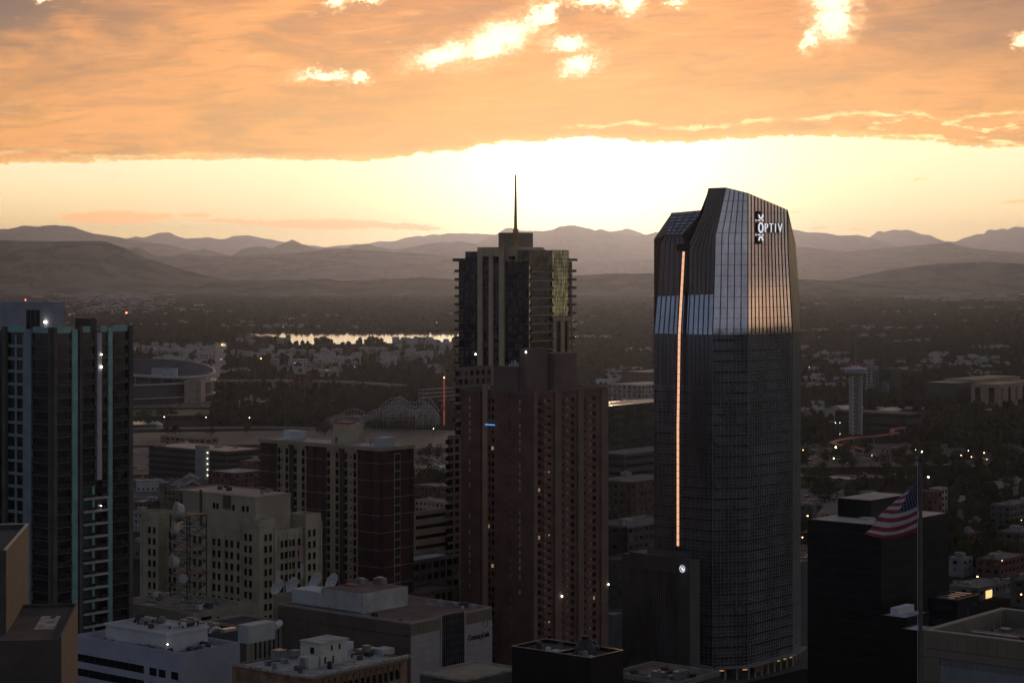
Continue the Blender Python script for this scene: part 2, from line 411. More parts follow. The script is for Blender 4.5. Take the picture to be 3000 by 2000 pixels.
patch('parking_lot', [(330,1178),(760,1172),(980,1170),(980,1190),(700,1192),(330,1196)], M_lot)
patch('grass_field', [(330,1200),(640,1198),(640,1214),(330,1222)], M_grass)
patch('parking_lot', [(330,1310),(440,1310),(470,1390),(330,1390)], M_lot)
patch('parking_lot', [(640,1112),(830,1110),(1010,1118),(900,1160),(640,1160)], M_lot)
patch('parking_lot', [(330,1400),(620,1400),(700,1460),(330,1480)], M_road)
patch('parking_lot', [(2330,1430),(2560,1436),(2640,1470),(2560,1560),(2330,1560)], M_lot)
patch('parking_lot', [(2330,1390),(2700,1392),(2700,1400),(2330,1402)], M_road)
patch('parking_lot', [(2345,1225),(2450,1218),(2450,1236),(2345,1242)], M_dirt)
patch('parking_lot', [(2340,1300),(2980,1300),(3060,1360),(2340,1370)], M('lot_dark_asphalt', (.07,.062,.056), .95, var=.3, scale=.02))
patch('street', [(2800,1745),(2790,1700),(3100,1690),(3100,1760)], M_road)
patch('street', [(2345,1600),(2420,1600),(2420,1960),(2345,1960)], M_road)
strip('street', [(636,1120),(640,1060),(648,1004)], 26, M_conc)
strip('street', [(893,1122),(882,1085),(860,1050)], 22, M_conc)
strip('street', [(745,1185),(755,1150),(768,1126)], 60, M('path_paving', (.24,.19,.165), .9, var=.1))
strip('highway', [(2300,1196),(2600,1194),(2800,1197),(3100,1206)], 34, M_conc)
strip('railway', [(300,1256),(800,1252),(1420,1268)], 30, M_road)
strip('street', [(2540,1570),(2780,1462),(2900,1425),(3060,1380)], 22, M_conc)
strip('street', [(2760,1530),(2900,1470),(3060,1400)], 14, M_road)
strip('street', [(1780,1420),(1940,1440)], 14, M_road)
strip('street', [(385,1990),(800,1900),(1400,1990)], 20, M_road)
strip('street', [(1740,2010),(2100,1992),(2360,1930),(2600,1840)], 24, M_road)

# lake
wm = bpy.data.materials.new('lake_water'); wm.use_nodes = True; wn = wm.node_tree; wb = wn.nodes['Principled BSDF']
wb.inputs['Base Color'].default_value = (.02,.03,.04,1); wb.inputs['Roughness'].default_value = .06; wb.inputs['IOR'].default_value = 1.33
tcw = wn.nodes.new('ShaderNodeTexCoord'); bw = wn.nodes.new('ShaderNodeBump'); bw.inputs['Strength'].default_value = .12; bw.inputs['Distance'].default_value = .3
nw = noise(wn, tcw.outputs['Object'], .12, 4); wn.links.new(nw.k, bw.inputs['Height']); wn.links.new(bw.outputs[0], wb.inputs['Normal'])
patch('lake', [(725,979),(745,975),(820,974),(1000,973),(1200,974),(1400,976),(1430,990),(1400,1004),(1100,1006),(860,1010),(845,990),(760,984)], wm)
patch('lake', [(650,998),(662,998),(662,1014),(650,1014)], wm)

# ================================================================ mountains
def ridge(pts, dist, depth, amp, mat, zbase=-5., seed=1, back=.5):
    """a real terrain strip: front slope from the plain up to a crest that follows the measured skyline"""
    xs = [p[0] for p in pts]; ys = [p[1] for p in pts]
    nu, nv = 640, 56
    px = np.linspace(xs[0], xs[-1], nu); py = np.interp(px, xs, ys)
    r = np.random.default_rng(seed)
    py = py+np.convolve(r.normal(0, 1.0, nu), [.25, .5, .25], 'same')*.7
    def fb(n, k, sm):
        a = r.normal(0, 1, (n+8, k+8)); 
        return a
    def field():
        out = np.zeros((nu, nv))
        for o in range(6):
            cu, cv = 7*2**o, 2*2**o
            g = r.normal(0, 1, (cu+2, cv+2))
            iu = np.linspace(0, cu, nu); iv = np.linspace(0, cv, nv); a = iu.astype(int); b = iv.astype(int); fa = (iu-a)[:, None]; fv = (iv-b)[None, :]
            fa = fa*fa*(3-2*fa); fv = fv*fv*(3-2*fv)
            q = (g[a][:, b]*(1-fa)*(1-fv)+g[a+1][:, b]*fa*(1-fv)+g[a][:, b+1]*(1-fa)*fv+g[a+1][:, b+1]*fa*fv)
            out += (1-np.abs(q))*.62**o
        return out-out.mean()
    fld = field(); v = []; Dc = dist
    for j in range(nv):
        t = j/(nv-1)                     # 0 foot ... tc crest ... 1 back
        tcx = .72
        if t <= tcx: e = t/tcx; Yr = Dc-depth*(1-e); prof = e**1.5
        else: e = 1-(t-tcx)/(1-tcx); Yr = Dc+depth*back*(1-e); prof = e
        for i in range(nu):
            X_ = (px[i]-1500)/F*Dc; zc = HC-(py[i]-HY)/F*Dc
            k = math.sin(math.pi*min(1, max(0, (t/tcx if t < tcx else 0))))
            y_ = Yr+fld[i, j]*depth*.10*k
            z_ = zbase+(zc-zbase)*prof+fld[i, j]*amp*1.7*k
            if t < tcx: z_ = min(z_, zbase+(zc-zbase)*(e*.98+.0)) if e < .98 else z_
            v.append((X_*(1+.0*t), y_, z_))
    f = [(j*nu+i, j*nu+i+1, (j+1)*nu+i+1, (j+1)*nu+i) for j in range(nv-1) for i in range(nu-1)]
    b = MB(); b.add(v, f); o = b.build('mountain', mat, smooth=True); o['kind'] = 'structure'; return o
M_mt = M('forested_slopes', (.12,.10,.08), .95, var=.2, scale=.0016, col2=(.02,.02,.018), thr=(.42,.56), spec=0, stretch=(1.5,1,3))  # forest tones, with the shading of the relief painted into the noise
M_mt2 = M('dry_grass_slopes', (.17,.135,.10), .95, var=.2, scale=.002, col2=(.035,.03,.028), thr=(.4,.56), spec=0, stretch=(1.5,1,3))  # grass tones, contrast raised to paint in the shading of the slopes
ridge([(-500,700),(300,702),(375,697),(400,690),(420,694),(445,687),(470,679),(495,678),(520,690),(545,696),(590,694),(615,692),(640,698),(660,697),(690,688),(728,686),(745,690),(780,697),(830,706),(900,716),(960,722),(1010,716),(1050,713),(1080,712),(1110,704),(1140,706),(1160,704),(1190,694),(1225,688),(1240,690),(1265,684),(1290,686),(1315,680),(1350,681),(1400,681),(1440,684),(1560,690),(1750,680),(1810,674),(1837,666),(1858,672),(1887,684),(1930,690),(2300,700),(2500,705),(2547,694),(2574,673),(2589,678),(2615,670),(2642,673),(2651,669),(2669,673),(2699,685),(2722,686),(2764,705),(2803,705),(2818,697),(2857,684),(2886,681),(2895,669),(2919,672),(2934,666),(2949,669),(2976,660),(3000,664),(3100,672),(3500,690)], 66000, 7000, 90, M_mt, seed=2)
ridge([(-700,690),(-200,672),(0,668),(35,667),(63,659),(80,657),(110,660),(140,656),(160,654),(175,657),(200,658),(215,661),(250,674),(275,681),(308,686),(345,691),(375,697),(430,707),(500,715),(560,732),(640,770),(760,830)], 44000, 7500, 120, M_mt, seed=3)
ridge([(1120,800),(1200,760),(1300,735),(1395,714),(1418,699),(1457,682),(1480,666),(1499,665),(1533,674),(1594,674),(1619,670),(1638,661),(1665,658),(1682,658),(1715,664),(1734,668),(1743,673),(1757,667),(1787,675),(1820,684),(1858,690),(1895,684),(1919,676),(1944,682),(2060,690),(2200,680),(2324,670),(2360,678),(2413,679),(2455,687),(2514,685),(2547,694),(2621,717),(2720,745),(2850,800)], 58000, 9000, 130, M_mt, seed=4)
ridge([(330,830),(450,780),(560,735),(600,728),(680,750),(700,735),(715,725),(740,721),(775,720),(797,727),(830,711),(857,700),(880,710),(905,720),(935,727),(950,724),(985,723),(1010,725),(1040,716),(1080,713),(1110,722),(1150,729),(1189,724),(1250,712),(1294,705),(1315,708),(1345,702),(1400,714),(1500,740),(1700,800)], 41000, 7500, 120, M_mt, seed=5)
ridge([(1500,800),(1700,770),(1900,760),(2100,745),(2350,722),(2480,735),(2600,725),(2700,716),(2760,710),(2775,706),(2800,716),(2850,727),(2950,735),(3000,738),(3150,742),(3500,750)], 38000, 7500, 120, M_mt, seed=6)
ridge([(-300,800),(200,770),(330,735),(400,722),(415,727),(440,742),(460,750),(500,750),(530,743),(560,742),(575,746),(600,752),(650,748),(690,748),(760,745),(900,735),(1000,728),(1150,735),(1250,742),(1400,760),(1500,790)], 29000, 6000, 100, M_mt2, seed=7)
ridge([(-600,706),(-100,702),(0,702),(60,704),(130,704),(300,705),(320,708),(345,718),(365,724),(385,735),(400,744),(430,757),(470,768),(520,785),(600,805),(700,826)], 17500, 3600, 70, M_mt2, seed=8)
ridge([(600,830),(650,822),(700,820),(800,820),(900,817),(960,815),(1000,822),(1080,820),(1130,815),(1180,815),(1240,810),(1300,815),(1340,820),(1500,812),(1690,805),(1800,800),(1900,799),(2000,802),(2300,815),(2500,825),(2700,838),(3000,850),(3300,850)], 15500, 1600, 16, M_mt2, seed=9)
ridge([(2200,850),(2350,840),(2500,812),(2600,790),(2750,770),(2900,765),(3050,775),(3300,790)], 18500, 2600, 40, M_mt2, seed=10)
# ================================================================ main buildings
# ---- 1. tall residential tower at the left edge
S = Site(152, 540, -70, 384); rt = S.root('apartment_tower', 'tall dark glass apartment tower with teal strips and stacked balconies at the left edge', 'tower')
ZT = S.z(966); wa, wb = S.wa, S.wb
M_teal = M('teal_glass', (.24,.47,.48), .3, .3, scale=.2, var=.15); M_tealb = M('blue_grey_glass', (.25,.33,.38), .35, .3, scale=.2, var=.12)
M_cg = M('charcoal_concrete', (.10,.095,.085), .8, scale=.2); M_strip = M('light_metal_strip', (.42,.43,.44), .5, .2, scale=.2, var=.1)
MB().box(.0, wa, 0, wb, 0, ZT-.6).build('wall', M('tower_dark_glass', (.018,.02,.022), .16, 0, scale=.25, var=.6, spec=.6), rt)
MB().box(.3, wa-.3, .3, wb-.3, ZT-.6, ZT-.4).build('roof', M_roofd, rt)
def sR(px): return S.s('R', px)
def sL(px): return S.s('L', px)
FLH = 3.42; nfl = 30; zs = [ZT-1.0-i*FLH for i in range(nfl)]
for (a, b, f, mt) in ((208,224,'R',M_teal),(314,326,'R',M_teal)):
    MB().fb(f, sR(a), sR(b), 0, ZT, -.2, .55).build('glass_strip', mt, rt)
MB().fb('L', sL(96), sL(75), 0, ZT, -.2, .55).build('glass_strip', M_tealb, rt)
for a, b in ((152,162),(228,236),(373,384)): MB().fb('R', sR(a), sR(b), 0, ZT+.6, -.2, .9).build('pier', M_cg, rt)
for a, b in ((152,149),(24,14),(-30,-45)): MB().fb('L', sL(a), sL(b), 0, ZT+.6, -.2, .9).build('pier', M_cg, rt)
MB().fb('R', sR(278), sR(291), S.z(1404,'R',285), ZT-1, -.2, 1.1).build('white_strip', M_strip, rt)
# floor by floor balconies
M_rail = M('balcony_rail_glass', (.018,.024,.026), .2, 0, var=.2, scale=.5, spec=.6)
M_slab = M('balcony_slab', (.13,.13,.125), .8, scale=.3)
def balc(face, s0, s1):
    b = MB(); b.fb(face, s0+.05, s1-.05, -.13, .02, -.1, .75); b.fb(face, s0+.1, s1-.1, .02, 1.05, .63, .67, 1)
    b.fb(face, s0+.1, s1-.1, 1.05, 1.1, .6, .7); return b
for a, b in ((162,207),(236,277),(292,312),(328,372)):
    pos = [fp('R', 0, z) for z in zs[1:]]
    many(rt, 'balcony', balc('R', sR(a), sR(b)), [M_slab, M_rail], pos, 25)
many(rt, 'balcony', balc('L', sL(148), sL(98)), [M_slab, M_rail], [fp('L', 0, z) for z in zs[1:]], 25)
# window bay on the left with pale frames, and the framed bay lower on the right face
wf = MB(); a, b = sL(73), sL(26)
wf.fb('L', a, b, -.5, .25, -.1, .22); wf.fb('L', a+(b-a)*.48, a+(b-a)*.6, .25, FLH-.5, -.1, .2); wf.fb('L', a+(b-a)*.0, a+(b-a)*.1, .25, FLH-.5, -.1, .2)
many(rt, 'window', wf, M_tealb, [fp('L', 0, z-FLH) for z in zs], 40)
wf = MB(); a, b = sR(237), sR(311)
wf.fb('R', a, b, -.25, .3, -.1, 1.4); wf.fb('R', a+(b-a)*.42, a+(b-a)*.52, .3, FLH-.25, -.1, .3, 1); wf.fb('R', a+.3, a+(b-a)*.42, .3, FLH-.3, -.1, .18, 2)
zc = S.z(1404,'R',285); many(rt, 'window', wf, [M_strip, M_teal, M('teal_pane', (.03,.06,.062), .2, 0, var=.3, scale=.3)], [fp('R', 0, z) for z in zs if z < zc-2], 30)
# crown: parapet glass, penthouse with louvres, fins
for fc, sp in (('R', ((163,207),(236,262),(292,312),(328,372))), ('L', ((147,98),(73,24)))):
    for a, b in sp:
        s = sR if fc == 'R' else sL; MB().fb(fc, s(a), s(b), ZT-.9, ZT+.7, -.1, .3).build('parapet', M_teal, rt)
Pz = S.z(885); o = MB().box(3, wa*.25, 3, wb-2, ZT-.5, Pz); 
o.build('penthouse', M('pale_louvre_panel', (.33,.35,.38), .7, scale=.2, var=.1), rt)
lv = MB()
for k in range(3): lv.box(2.9, 3.0, 9+k*2.0, 10.7+k*2.0, ZT-.3, Pz-2.2)
lv.build('louvre', M_black, rt)
mb = MB(); mb.box(sR(262), sR(283), 0, 6, ZT-1, S.z(935)); mb.build('stair_head', M_cg, rt)
mb = MB(); mb.cyl(wa-.8, 1, ZT, ZT+4, .07, .05, 6); mb.build('lightning_mast', M_dmetal, rt)
def light(name, p, r, mat, label=None, cat=None, parent=None, group=None):
    m_ = MB(); n = 6
    vs = [(0,0,r),(0,0,-r)]+[(r*math.cos(i*math.pi/3), r*math.sin(i*math.pi/3), 0) for i in range(n)]
    fs = [(0, 2+i, 2+(i+1) % n) for i in range(n)]+[(1, 2+(i+1) % n, 2+i) for i in range(n)]
    m_.add(vs, fs); o = m_.build(name, mat, parent, loc=p)
    if label: tag(o, label, cat, group)
    return o
light('lamp', (wa-.8, 1, ZT+4.1), .3, M_lampr, parent=rt); light('lamp', (sR(283)+.6, -1.4, S.z(1074,'R',285)), .28, M_lampw, parent=rt)
light('lamp', (sR(283)+.6, -1.4, S.z(1038,'R',285)), .18, M_lampw, parent=rt)
light('lamp', (2.6, sL(108), ZT+1.9), .35, M_lampw, parent=rt); light('lamp', (5, sL(30), Pz+.4), .2, M_lampr, parent=rt)
for (x, z) in ((133,1352),(180,1542),(293,1496)): light('lamp', (sR(x), -.4, S.z(z)) if x > 155 else (-.4, sL(x), S.z(z)), .2, M_lampw, parent=rt)

# ---- 2. brown stone slab building in the lower left corner
S = Site(18, 305, -90, 84, -7.5); 
rt = S.root('stone_building', 'windowless brown stone building stepping down in two blocks, lower left corner', 'building')
M_stone = M('brown_stone_slabs', (.095,.078,.066), .85, scale=.25, var=.12); M_stoned = M('stone_dark_face', (.12,.105,.09), .85, scale=.25, var=.12)
zt = S.z(1612); wa, wb = S.wa, S.wb
b = MB().box(0, wa, 0, wb, 0, zt-.8); b.box(0,wa,0,.35,zt-.8,zt); b.box(0,.35,.35,wb,zt-.8,zt); b.box(wa-.35,wa,.35,wb,zt-.8,zt)
b.build('wall', M_stone, rt)
MB().box(.35, wa-.35, .35, wb, zt-.8, zt-.7).build('roof', M_roofd, rt)
cp = MB(); cp.box(wa-.5, wa+.05, -.05, wb, zt+.01, zt+.13); cp.box(-.05, wa-.5, -.05, .42, zt+.01, zt+.13); cp.build('coping', M('pale_coping', (.55,.48,.36), .6, var=.05), rt)
jt = MB()
for k in range(4): jt.fb('R', .2, wa-.1, zt-9-k*9, zt-8.92-k*9, -.02, .012)
jt.build('joint', M_black, rt)
S2 = Site(180, 300, -60, 228, -7.5); z2 = S2.z(1862)
X0, Y0 = S2.xy(0, 0)
def loc(Sx, px, py_, Y):   # world point into the local frame of a site
    P = at(px, py_, Y); dx, dy = P.x-Sx.X, P.y-Sx.Y
    return (dx*Sx.A[0]+dy*Sx.A[1], dx*Sx.B[0]+dy*Sx.B[1], P.z)
a = loc(S, 180, 1862, 300); w2 = S2.wa; l2 = S2.wb
b = MB().box(a[0], a[0]+w2, a[1], a[1]+l2, 0, z2-.6); b.box(a[0], a[0]+w2, a[1], a[1]+.3, z2-.6, z2); b.box(a[0]+w2-.3, a[0]+w2, a[1]+.3, a[1]+l2, z2-.6, z2)
b.build('lower_block', M_stone, rt)
b = MB().box(a[0]+.0, a[0]+w2-.3, a[1]+.3, a[1]+l2, z2-.6, z2-.5); b.build('lower_roof', M_roofd, rt)
pt = MB()
for i in range(5):
    for j in range(4):
        if random.random() < .85: pt.box(a[0]+9.0+i*2.4, a[0]+11.3+i*2.4, a[1]+1.9+j*.75, a[1]+2.6+j*.75, z2-.49, z2-.46)
pt.build('roof_patch', M('pale_ballast', (.5,.45,.42), .9, scale=.6, var=.3), rt)

# ---- 3. white office block
S = building('white_office', 'white panelled office block with dark ribbon windows and cluttered rooftop, lower left', 'building', 530, 450, 218, 703, 1913,
    wall=M('cool_white_panel', (.40,.42,.50), .8, scale=.15, var=.07), roof=M_roofl, win=None, par=1.6)
rt = S.rt; H = S.H; gl = M_glass
n = 0; z = H-4.2
for k in range(8):
    MB().fb('L', S.s('L', 422), S.s('L', 222), z-1.7, z, -.1, .06).build('window_band', gl, rt)
    for (p, q) in ((459,438),(485,465),(522,502)):
        MB().fb('L', S.s('L', p), S.s('L', q), z-1.8, z-.1, -.1, .06).build('window', gl, rt)
    mu = MB()
    for i in range(10):
        s_ = S.s('L', 422)+(S.s('L', 222)-S.s('L', 422))*i/10; mu.fb('L', s_, s_+.12, z-1.7, z, .07, .1)
    mu.build('mullion', M_dmetal, rt); z -= 3.3
ph = MB(); a = loc(S, 310, 1850, 470)
hx, hy = S.wa*.18, S.wb*.22
ph = MB().box(hx, S.wa*.86, hy, S.wb*.80, H-1.4, H+2.6); ph.box(hx-.3, S.wa*.86+.3, hy-.3, S.wb*.80+.3, H+2.6, H+3.1)
ph.build('penthouse', M_white, rt); MB().box(hx+.3, S.wa*.86-.3, hy+.3, S.wb*.8-.3, H+3.11, H+3.2).build('penthouse_roof', M_roofl, rt)
for i in range(12):
    x = random.uniform(hx+1, S.wa*.8); y = random.uniform(hy+1, S.wb*.75); 
    v = MB().cyl(x, y, H+3.2, H+3.2+random.uniform(.5, 1.1), .2, .25, 8); v.build('roof_vent', M_dmetal, rt)
for i in range(24):
    x, y = random.choice(((random.uniform(.8, hx-1.2), random.uniform(2, S.wb-3)), (random.uniform(2, S.wa-3), random.uniform(.8, hy-1.4))))
    u = MB().box(x, x+random.uniform(.7, 1.3), y, y+random.uniform(.7, 1.8), H-1.4, H-1.4+random.uniform(.6, 1.8)); u.build('rooftop_unit', random.choice([M_metal, M_dmetal, M_cg]), rt)
dress(rt, hx+1, S.wa*.8, hy+1, S.wb*.74, H+3.2, 8, 3, 5)
MB().box(.9, 1.1, S.wb*.3, S.wb*.6, H-.2, H-.05).box(.9, 1.1, S.wb*.3, S.wb*.3+.15, H-1.4, H-.2).box(.9, 1.1, S.wb*.6-.15, S.wb*.6, H-1.4, H-.2).build('pipe_frame', M_metal, rt)
light('lamp', (hx-1, hy-1.2, H+.9), .16, M_lampw, parent=rt)
MB().cyl(1.2, S.wb*.72, H-1.4, H+6, .06, .03, 6).build('whip_antenna', M_metal, rt)

# ---- 4. dark slab building behind the white one
S = building('dark_slab_building', 'narrow charcoal building with bright rooftop ducts behind the white office block', 'building', 630, 500, 470, 722, 1858, wall=M('charcoal_panel', (.045,.047,.06), .6, scale=.2), roof=M_roofd, win=None, units=3)
rt = S.rt; H = S.H
for i, (x, y) in enumerate(((3,3),(4,8),(2.4,13))):
    d = MB()
    for k in range(12):
        a0 = k/11*math.pi; d.bar((x+2*math.cos(a0), y, H-.6+1.6*math.sin(a0)), (x+2*math.cos(a0+.28), y, H-.6+1.6*math.sin(a0+.28)), .5)
    d.build('duct', M('bright_duct', (.7,.7,.7), .35, .8, var=.05), rt)
MB().box(4, 8, .8, 2.6, H-.5, H+.6).build('duct', MATS['bright_duct'], rt)

# ---- 5. low beige building with flat roof and lattice mast
S = building('low_beige_building', 'low beige building with a wide flat brown roof under the lattice mast', 'building', 565, 575, 330, 740, 1795, wall=M_beige, roof=M('brown_gravel', (.2,.165,.13), .95, scale=.3), win=None, par=.7)
rt = S.rt; H = S.H; rt['h'] = H
MB().fb('R', 2, 7, H-3.2, H-1.6, -.1, .05).build('window_band', M_glass, rt)
MB().fb('R', 9, 10, H-4, H-2.2, -.1, .05).build('window', M_glass, rt)
S = building('ribbed_annex', 'beige annex with vertical ribs between windows beside the low flat roof', 'building', 720, 560, 600, 830, 1835, wall=M_beige, roof=M_roofd, win=None, par=.8)
rt = S.rt; H = S.H
pr = MB().fb('R', 0, .8, H-14, H-1.3, -.1, .5); many(rt, 'rib', pr, M_beige, [fp('R', 2.+i*1.75, 0) for i in range(int((S.wa-2)/1.75))])
pr = MB().fb('R', .85, 1.7, H-12, H-2.2, -.1, .04); many(rt, 'window', pr, M_glass, [fp('R', 2.+i*1.75, 0) for i in range(int((S.wa-3)/1.75))])
dress(bpy.data.objects['low_beige_building'], 2, 22, 2, 34, bpy.data.objects['low_beige_building']['h']-.55, 18, 5, 6)
# lattice mast with dishes
P = at(552, 1730, 585); zb = HC-(1745-HY)/F*585; mast = root('lattice_mast', (P.x, P.y, zb), R(50), 'dark steel lattice mast carrying drum antennas in front of the beige tower block', 'mast')
HM = HC-(1505-HY)/F*585-zb; m = MB(); q = 3.6
cs = [(-q, -q), (q, -q), (q, q), (-q, q)]
for c in cs: m.bar((*c, 0), (*c, HM), .28)
m.build('post', M_dmetal, mast)
lat = MB(); nl = 7
for k in range(nl):
    z0, z1 = HM*k/nl, HM*(k+1)/nl
    for i in range(4):
        a, b = cs[i], cs[(i+1) % 4]; lat.bar((*a, z1), (*b, z1), .18); lat.bar((*a, z0), (*b, z1), .12); lat.bar((*b, z0), (*a, z1), .12)
lat.build('bracing', M_dmetal, mast)
pl = MB()
for k in (2, 4, 7): pl.box(-q-.8, q+.8, -q-.8, q+.8, HM*k/nl-.1, HM*k/nl+.05)
pl.build('platform', M_dmetal, mast)
def dish(P, r, yaw, tilt, label, group, mat=M_white, mount=1.8, name='dish_antenna'):
    t = root(name, P, 0, label, 'dish antenna', group)
    t.rotation_euler = (0, 0, yaw)
    b = MB(); vs = []; fs = []; n, k = 18, 5
    Rm = Matrix.Rotation(tilt, 4, 'X')
    for j in range(k+1):
        for i in range(n):
            a = 2*math.pi*i/n; rr = r*j/k; v = Rm @ Vector((rr*math.cos(a), rr*rr/r*.45-r*.1, rr*math.sin(a))); vs.append((v.x, -v.y, v.z))
    for j in range(k):
        for i in range(n): fs.append((j*n+i, j*n+(i+1) % n, (j+1)*n+(i+1) % n, (j+1)*n+i))
    b.add(vs, fs); sh = Rm @ Vector((0, 0, 0)); o = b.build('reflector', mat, t, smooth=True, loc=(0, 0, mount))
    s = o.modifiers.new('thick', 'SOLIDIFY'); s.thickness = .08
    f = MB(); tip = Rm @ Vector((0, r*.8, 0)); tip = Vector((tip.x, -tip.y, tip.z+mount))
    for a in (0.5, 2.6, 4.7):
        v = Rm @ Vector((r*.95*math.cos(a), r*.35, r*.95*math.sin(a))); f.bar((v.x, -v.y, v.z+mount), tip, .08)
    f.build('feed_arm', M_metal, t)
    MB().cyl(0, .1, -.2, mount, .25, .18, 8).build('mount', M_metal, t)
    return t
def shroud(px, py, Y, r, L, yaw, tilt, label):
    P = at(px, py, Y); t = root('drum_antenna', P, 0, label, 'antenna', 'drum antennas on the lattice mast')
    t.rotation_euler = (tilt, 0, yaw)
    b = MB(); n = 16
    b.add([(r*math.cos(2*math.pi*i/n), -L*.0, r*math.sin(2*math.pi*i/n)) for i in range(n)]+[(r*.9*math.cos(2*math.pi*i/n), L, r*.9*math.sin(2*math.pi*i/n)-L*.25) for i in range(n)]+[(0, -.25, 0), (0, L+.5, -L*.3)],
          [(i, (i+1) % n, n+(i+1) % n, n+i) for i in range(n)]+[(i, 2*n, (i+1) % n) for i in range(n)]+[(n+i, n+(i+1) % n, 2*n+1) for i in range(n)])
    b.build('drum', M('dull_white_dish', (.50,.50,.48), .6, var=.1, scale=.5), t, smooth=False); MB().bar((0, L*.5, 0), (1.8, L+1.6, -1.2), .22).build('bracket', M_dmetal, t)
shroud(513, 1492, 579, 2.3, 2.2, R(-62), R(-8), 'topmost white drum antenna, tilted on the corner of the lattice mast')
shroud(505, 1546, 579, 1.9, 1.8, R(-66), R(-8), 'second white drum antenna down the lattice mast')
shroud(500, 1643, 579, 2.0, 2.0, R(-60), R(-6), 'third white drum antenna down the lattice mast, above the round one')
shroud(536, 1694, 576, 1.35, .8, R(4), 0, 'round beige drum antenna low on the lattice mast, seen face on')

def pane(face, w_, h_, d=.06, mt=M_glass):
    b = MB().fb(face, 0, w_, 0, h_, -.15, d); b.fb(face, -.12, w_+.12, -.22, -.02, -.1, d+.14, 1); return b
# ---- 6. beige deco exchange tower
S = Site(760, 640, 425, 930); rt = S.root('deco_tower_block', 'cream art deco office block with paired windows and corner turrets, left of centre', 'building')
H = S.z(1560); wa, wb = S.wa, S.wb
M_cream = M('cream_terracotta', (.44,.385,.27), .85, scale=.12, var=.13)
b = MB().box(0, wa, 0, wb*.60, 0, H-.8); b.box(2.2, wa-2, wb*.60, wb, 0, H-2)
b.box(0, wa, 0, .4, H-.8, H); b.box(0, .4, .4, wb*.6, H-.8, H); b.box(wa-.4, wa, .4, wb*.6, H-.8, H)
b.build('wall', M_cream, rt); MB().box(.4, wa-.4, .4, wb*.60, H-.8, H-.7).build('roof', M_roof, rt)
def turret(x0, x1, y0, y1, zt, nm='turret'):
    o = MB().box(x0, x1, y0, y1, 0, zt-.9); o.box(x0, x1, y0, y0+.4, zt-.9, zt); o.box(x0, x0+.4, y0+.4, y1, zt-.9, zt); o.box(x1-.4, x1, y0+.4, y1, zt-.9, zt); o.box(x0+.4, x1-.4, y1-.4, y1, zt-.9, zt)
    o.box(x0-.15, x1+.15, y0-.15, y0-.0, zt-2.1, zt-1.6); o.box(x0-.15, x0, y0, y1, zt-2.1, zt-1.6)
    for (px_, py_) in ((x0-.3, y0-.3), (x1-.5, y0-.3), (x0-.3, y1-.5)): o.box(px_, px_+.8, py_, py_+.8, 0, zt-2.6)
    return o.build(nm, M_cream, rt)
zT = S.z(1522); tw = S.s('R', 800); tl = S.s('L', 712)
turret(-.9, tw, -.9, tl, zT)
tr = S.s('R', 890); turret(tr, wa+.7, -.9, 7, S.z(1505, 'R', 900))
tll = S.s('L', 470); turret(-.9, 7, tll, wb+.8, S.z(1497, 'L', 440)); 
mb_ = MB().box(3, wa*.72, 5, wb*.72, H-.7, S.z(1466)); mb_.box(3-.2, wa*.72+.2, 5-.2, wb*.72+.2, S.z(1466), S.z(1466)+.5); mb_.build('upper_storey', M_cream, rt)
zu = S.z(1466)
pn_ = pane('L', .9, 1.8); many(rt, 'upper_window', MB().box(2.85, 3.1, 0, 1.0, -1.8, 0), M_glass, [(0, y, zu-2.6) for y in (8, 10, 14.5, 22, 23.6, 30)])
MB().box(2.6, 3.0, wb*.55, wb*.55+.8, H-.7, zu+1.2).box(2.5, 3.0, wb*.3, wb*.3+3.2, zu-4, zu+.2).build('flue', MATS['brown_stone_slabs'], rt)
for k in range(7): x, y = random.uniform(4, wa*.65), random.uniform(7, wb*.65); MB().box(x, x+random.uniform(.6, 2), y, y+random.uniform(.6, 2), zu+.5, zu+random.uniform(1, 2.2)).build('rooftop_unit', random.choice([M_metal, M_dmetal, M_cg]), rt)
MB().box(3.3, wa*.72-.3, 5.3, wb*.72-.3, S.z(1466)+.51, S.z(1466)+.6).build('upper_roof', M('pinkish_roof', (.5,.36,.3), .9, var=.1), rt)
wp = {}
pos = []; fl = 3.62; z0 = H-5.6
zz = [z0-i*fl for i in range(9)]
for z in zz:
    for px_ in (822,834,845,856,872): pos.append(fp('R', S.s('R', px_), z))
posT = []
for i, z in enumerate([zT-6.8-i*fl for i in range(9)]):
    for px_ in (768.5, 782.5): posT.append((S.s('R', px_), -.9, z))
for i, z in enumerate([S.z(1505,'R',900)-7.2-i*fl for i in range(9)]):
    for px_ in (897, 911): posT.append((S.s('R', px_), -.9, z))
many(rt, 'window', pane('R', 1.15, 2.15), [M_glass, M_cream], pos+posT, 100)
pos = []; 
for z in zz:
    for px_ in (702,683,668,646,631): pos.append(fp('L', S.s('L', px_), z))
posT = []
for z in [zT-6.8-i*fl for i in range(9)]:
    for px_ in (744,730): posT.append((-.9, S.s('L', px_), z))
for z in [S.z(1497,'L',440)-7-i*fl for i in range(7)]:
    for px_ in (462,448): posT.append((-.9, S.s('L', px_), z))
for z in zz[:7]:
    for px_ in (590,574,500,487): posT.append((2.2 if px_ < 560 else 0, S.s('L', px_), z))
many(rt, 'window', pane('L', 1.25, 2.15), [M_glass, M_cream], pos+posT, 100)
pr = MB().fb('R', 0, .5, 4, H-1.5, -.1, .3); many(rt, 'pilaster', pr, M_cream, [fp('R', S.s('R', p), 0) for p in (816,842,863,880)])
pr = MB().fb('L', 0, .5, 4, H-1.5, -.1, .3); many(rt, 'pilaster', pr, M_cream, [fp('L', S.s('L', p), 0) for p in (660,622)])
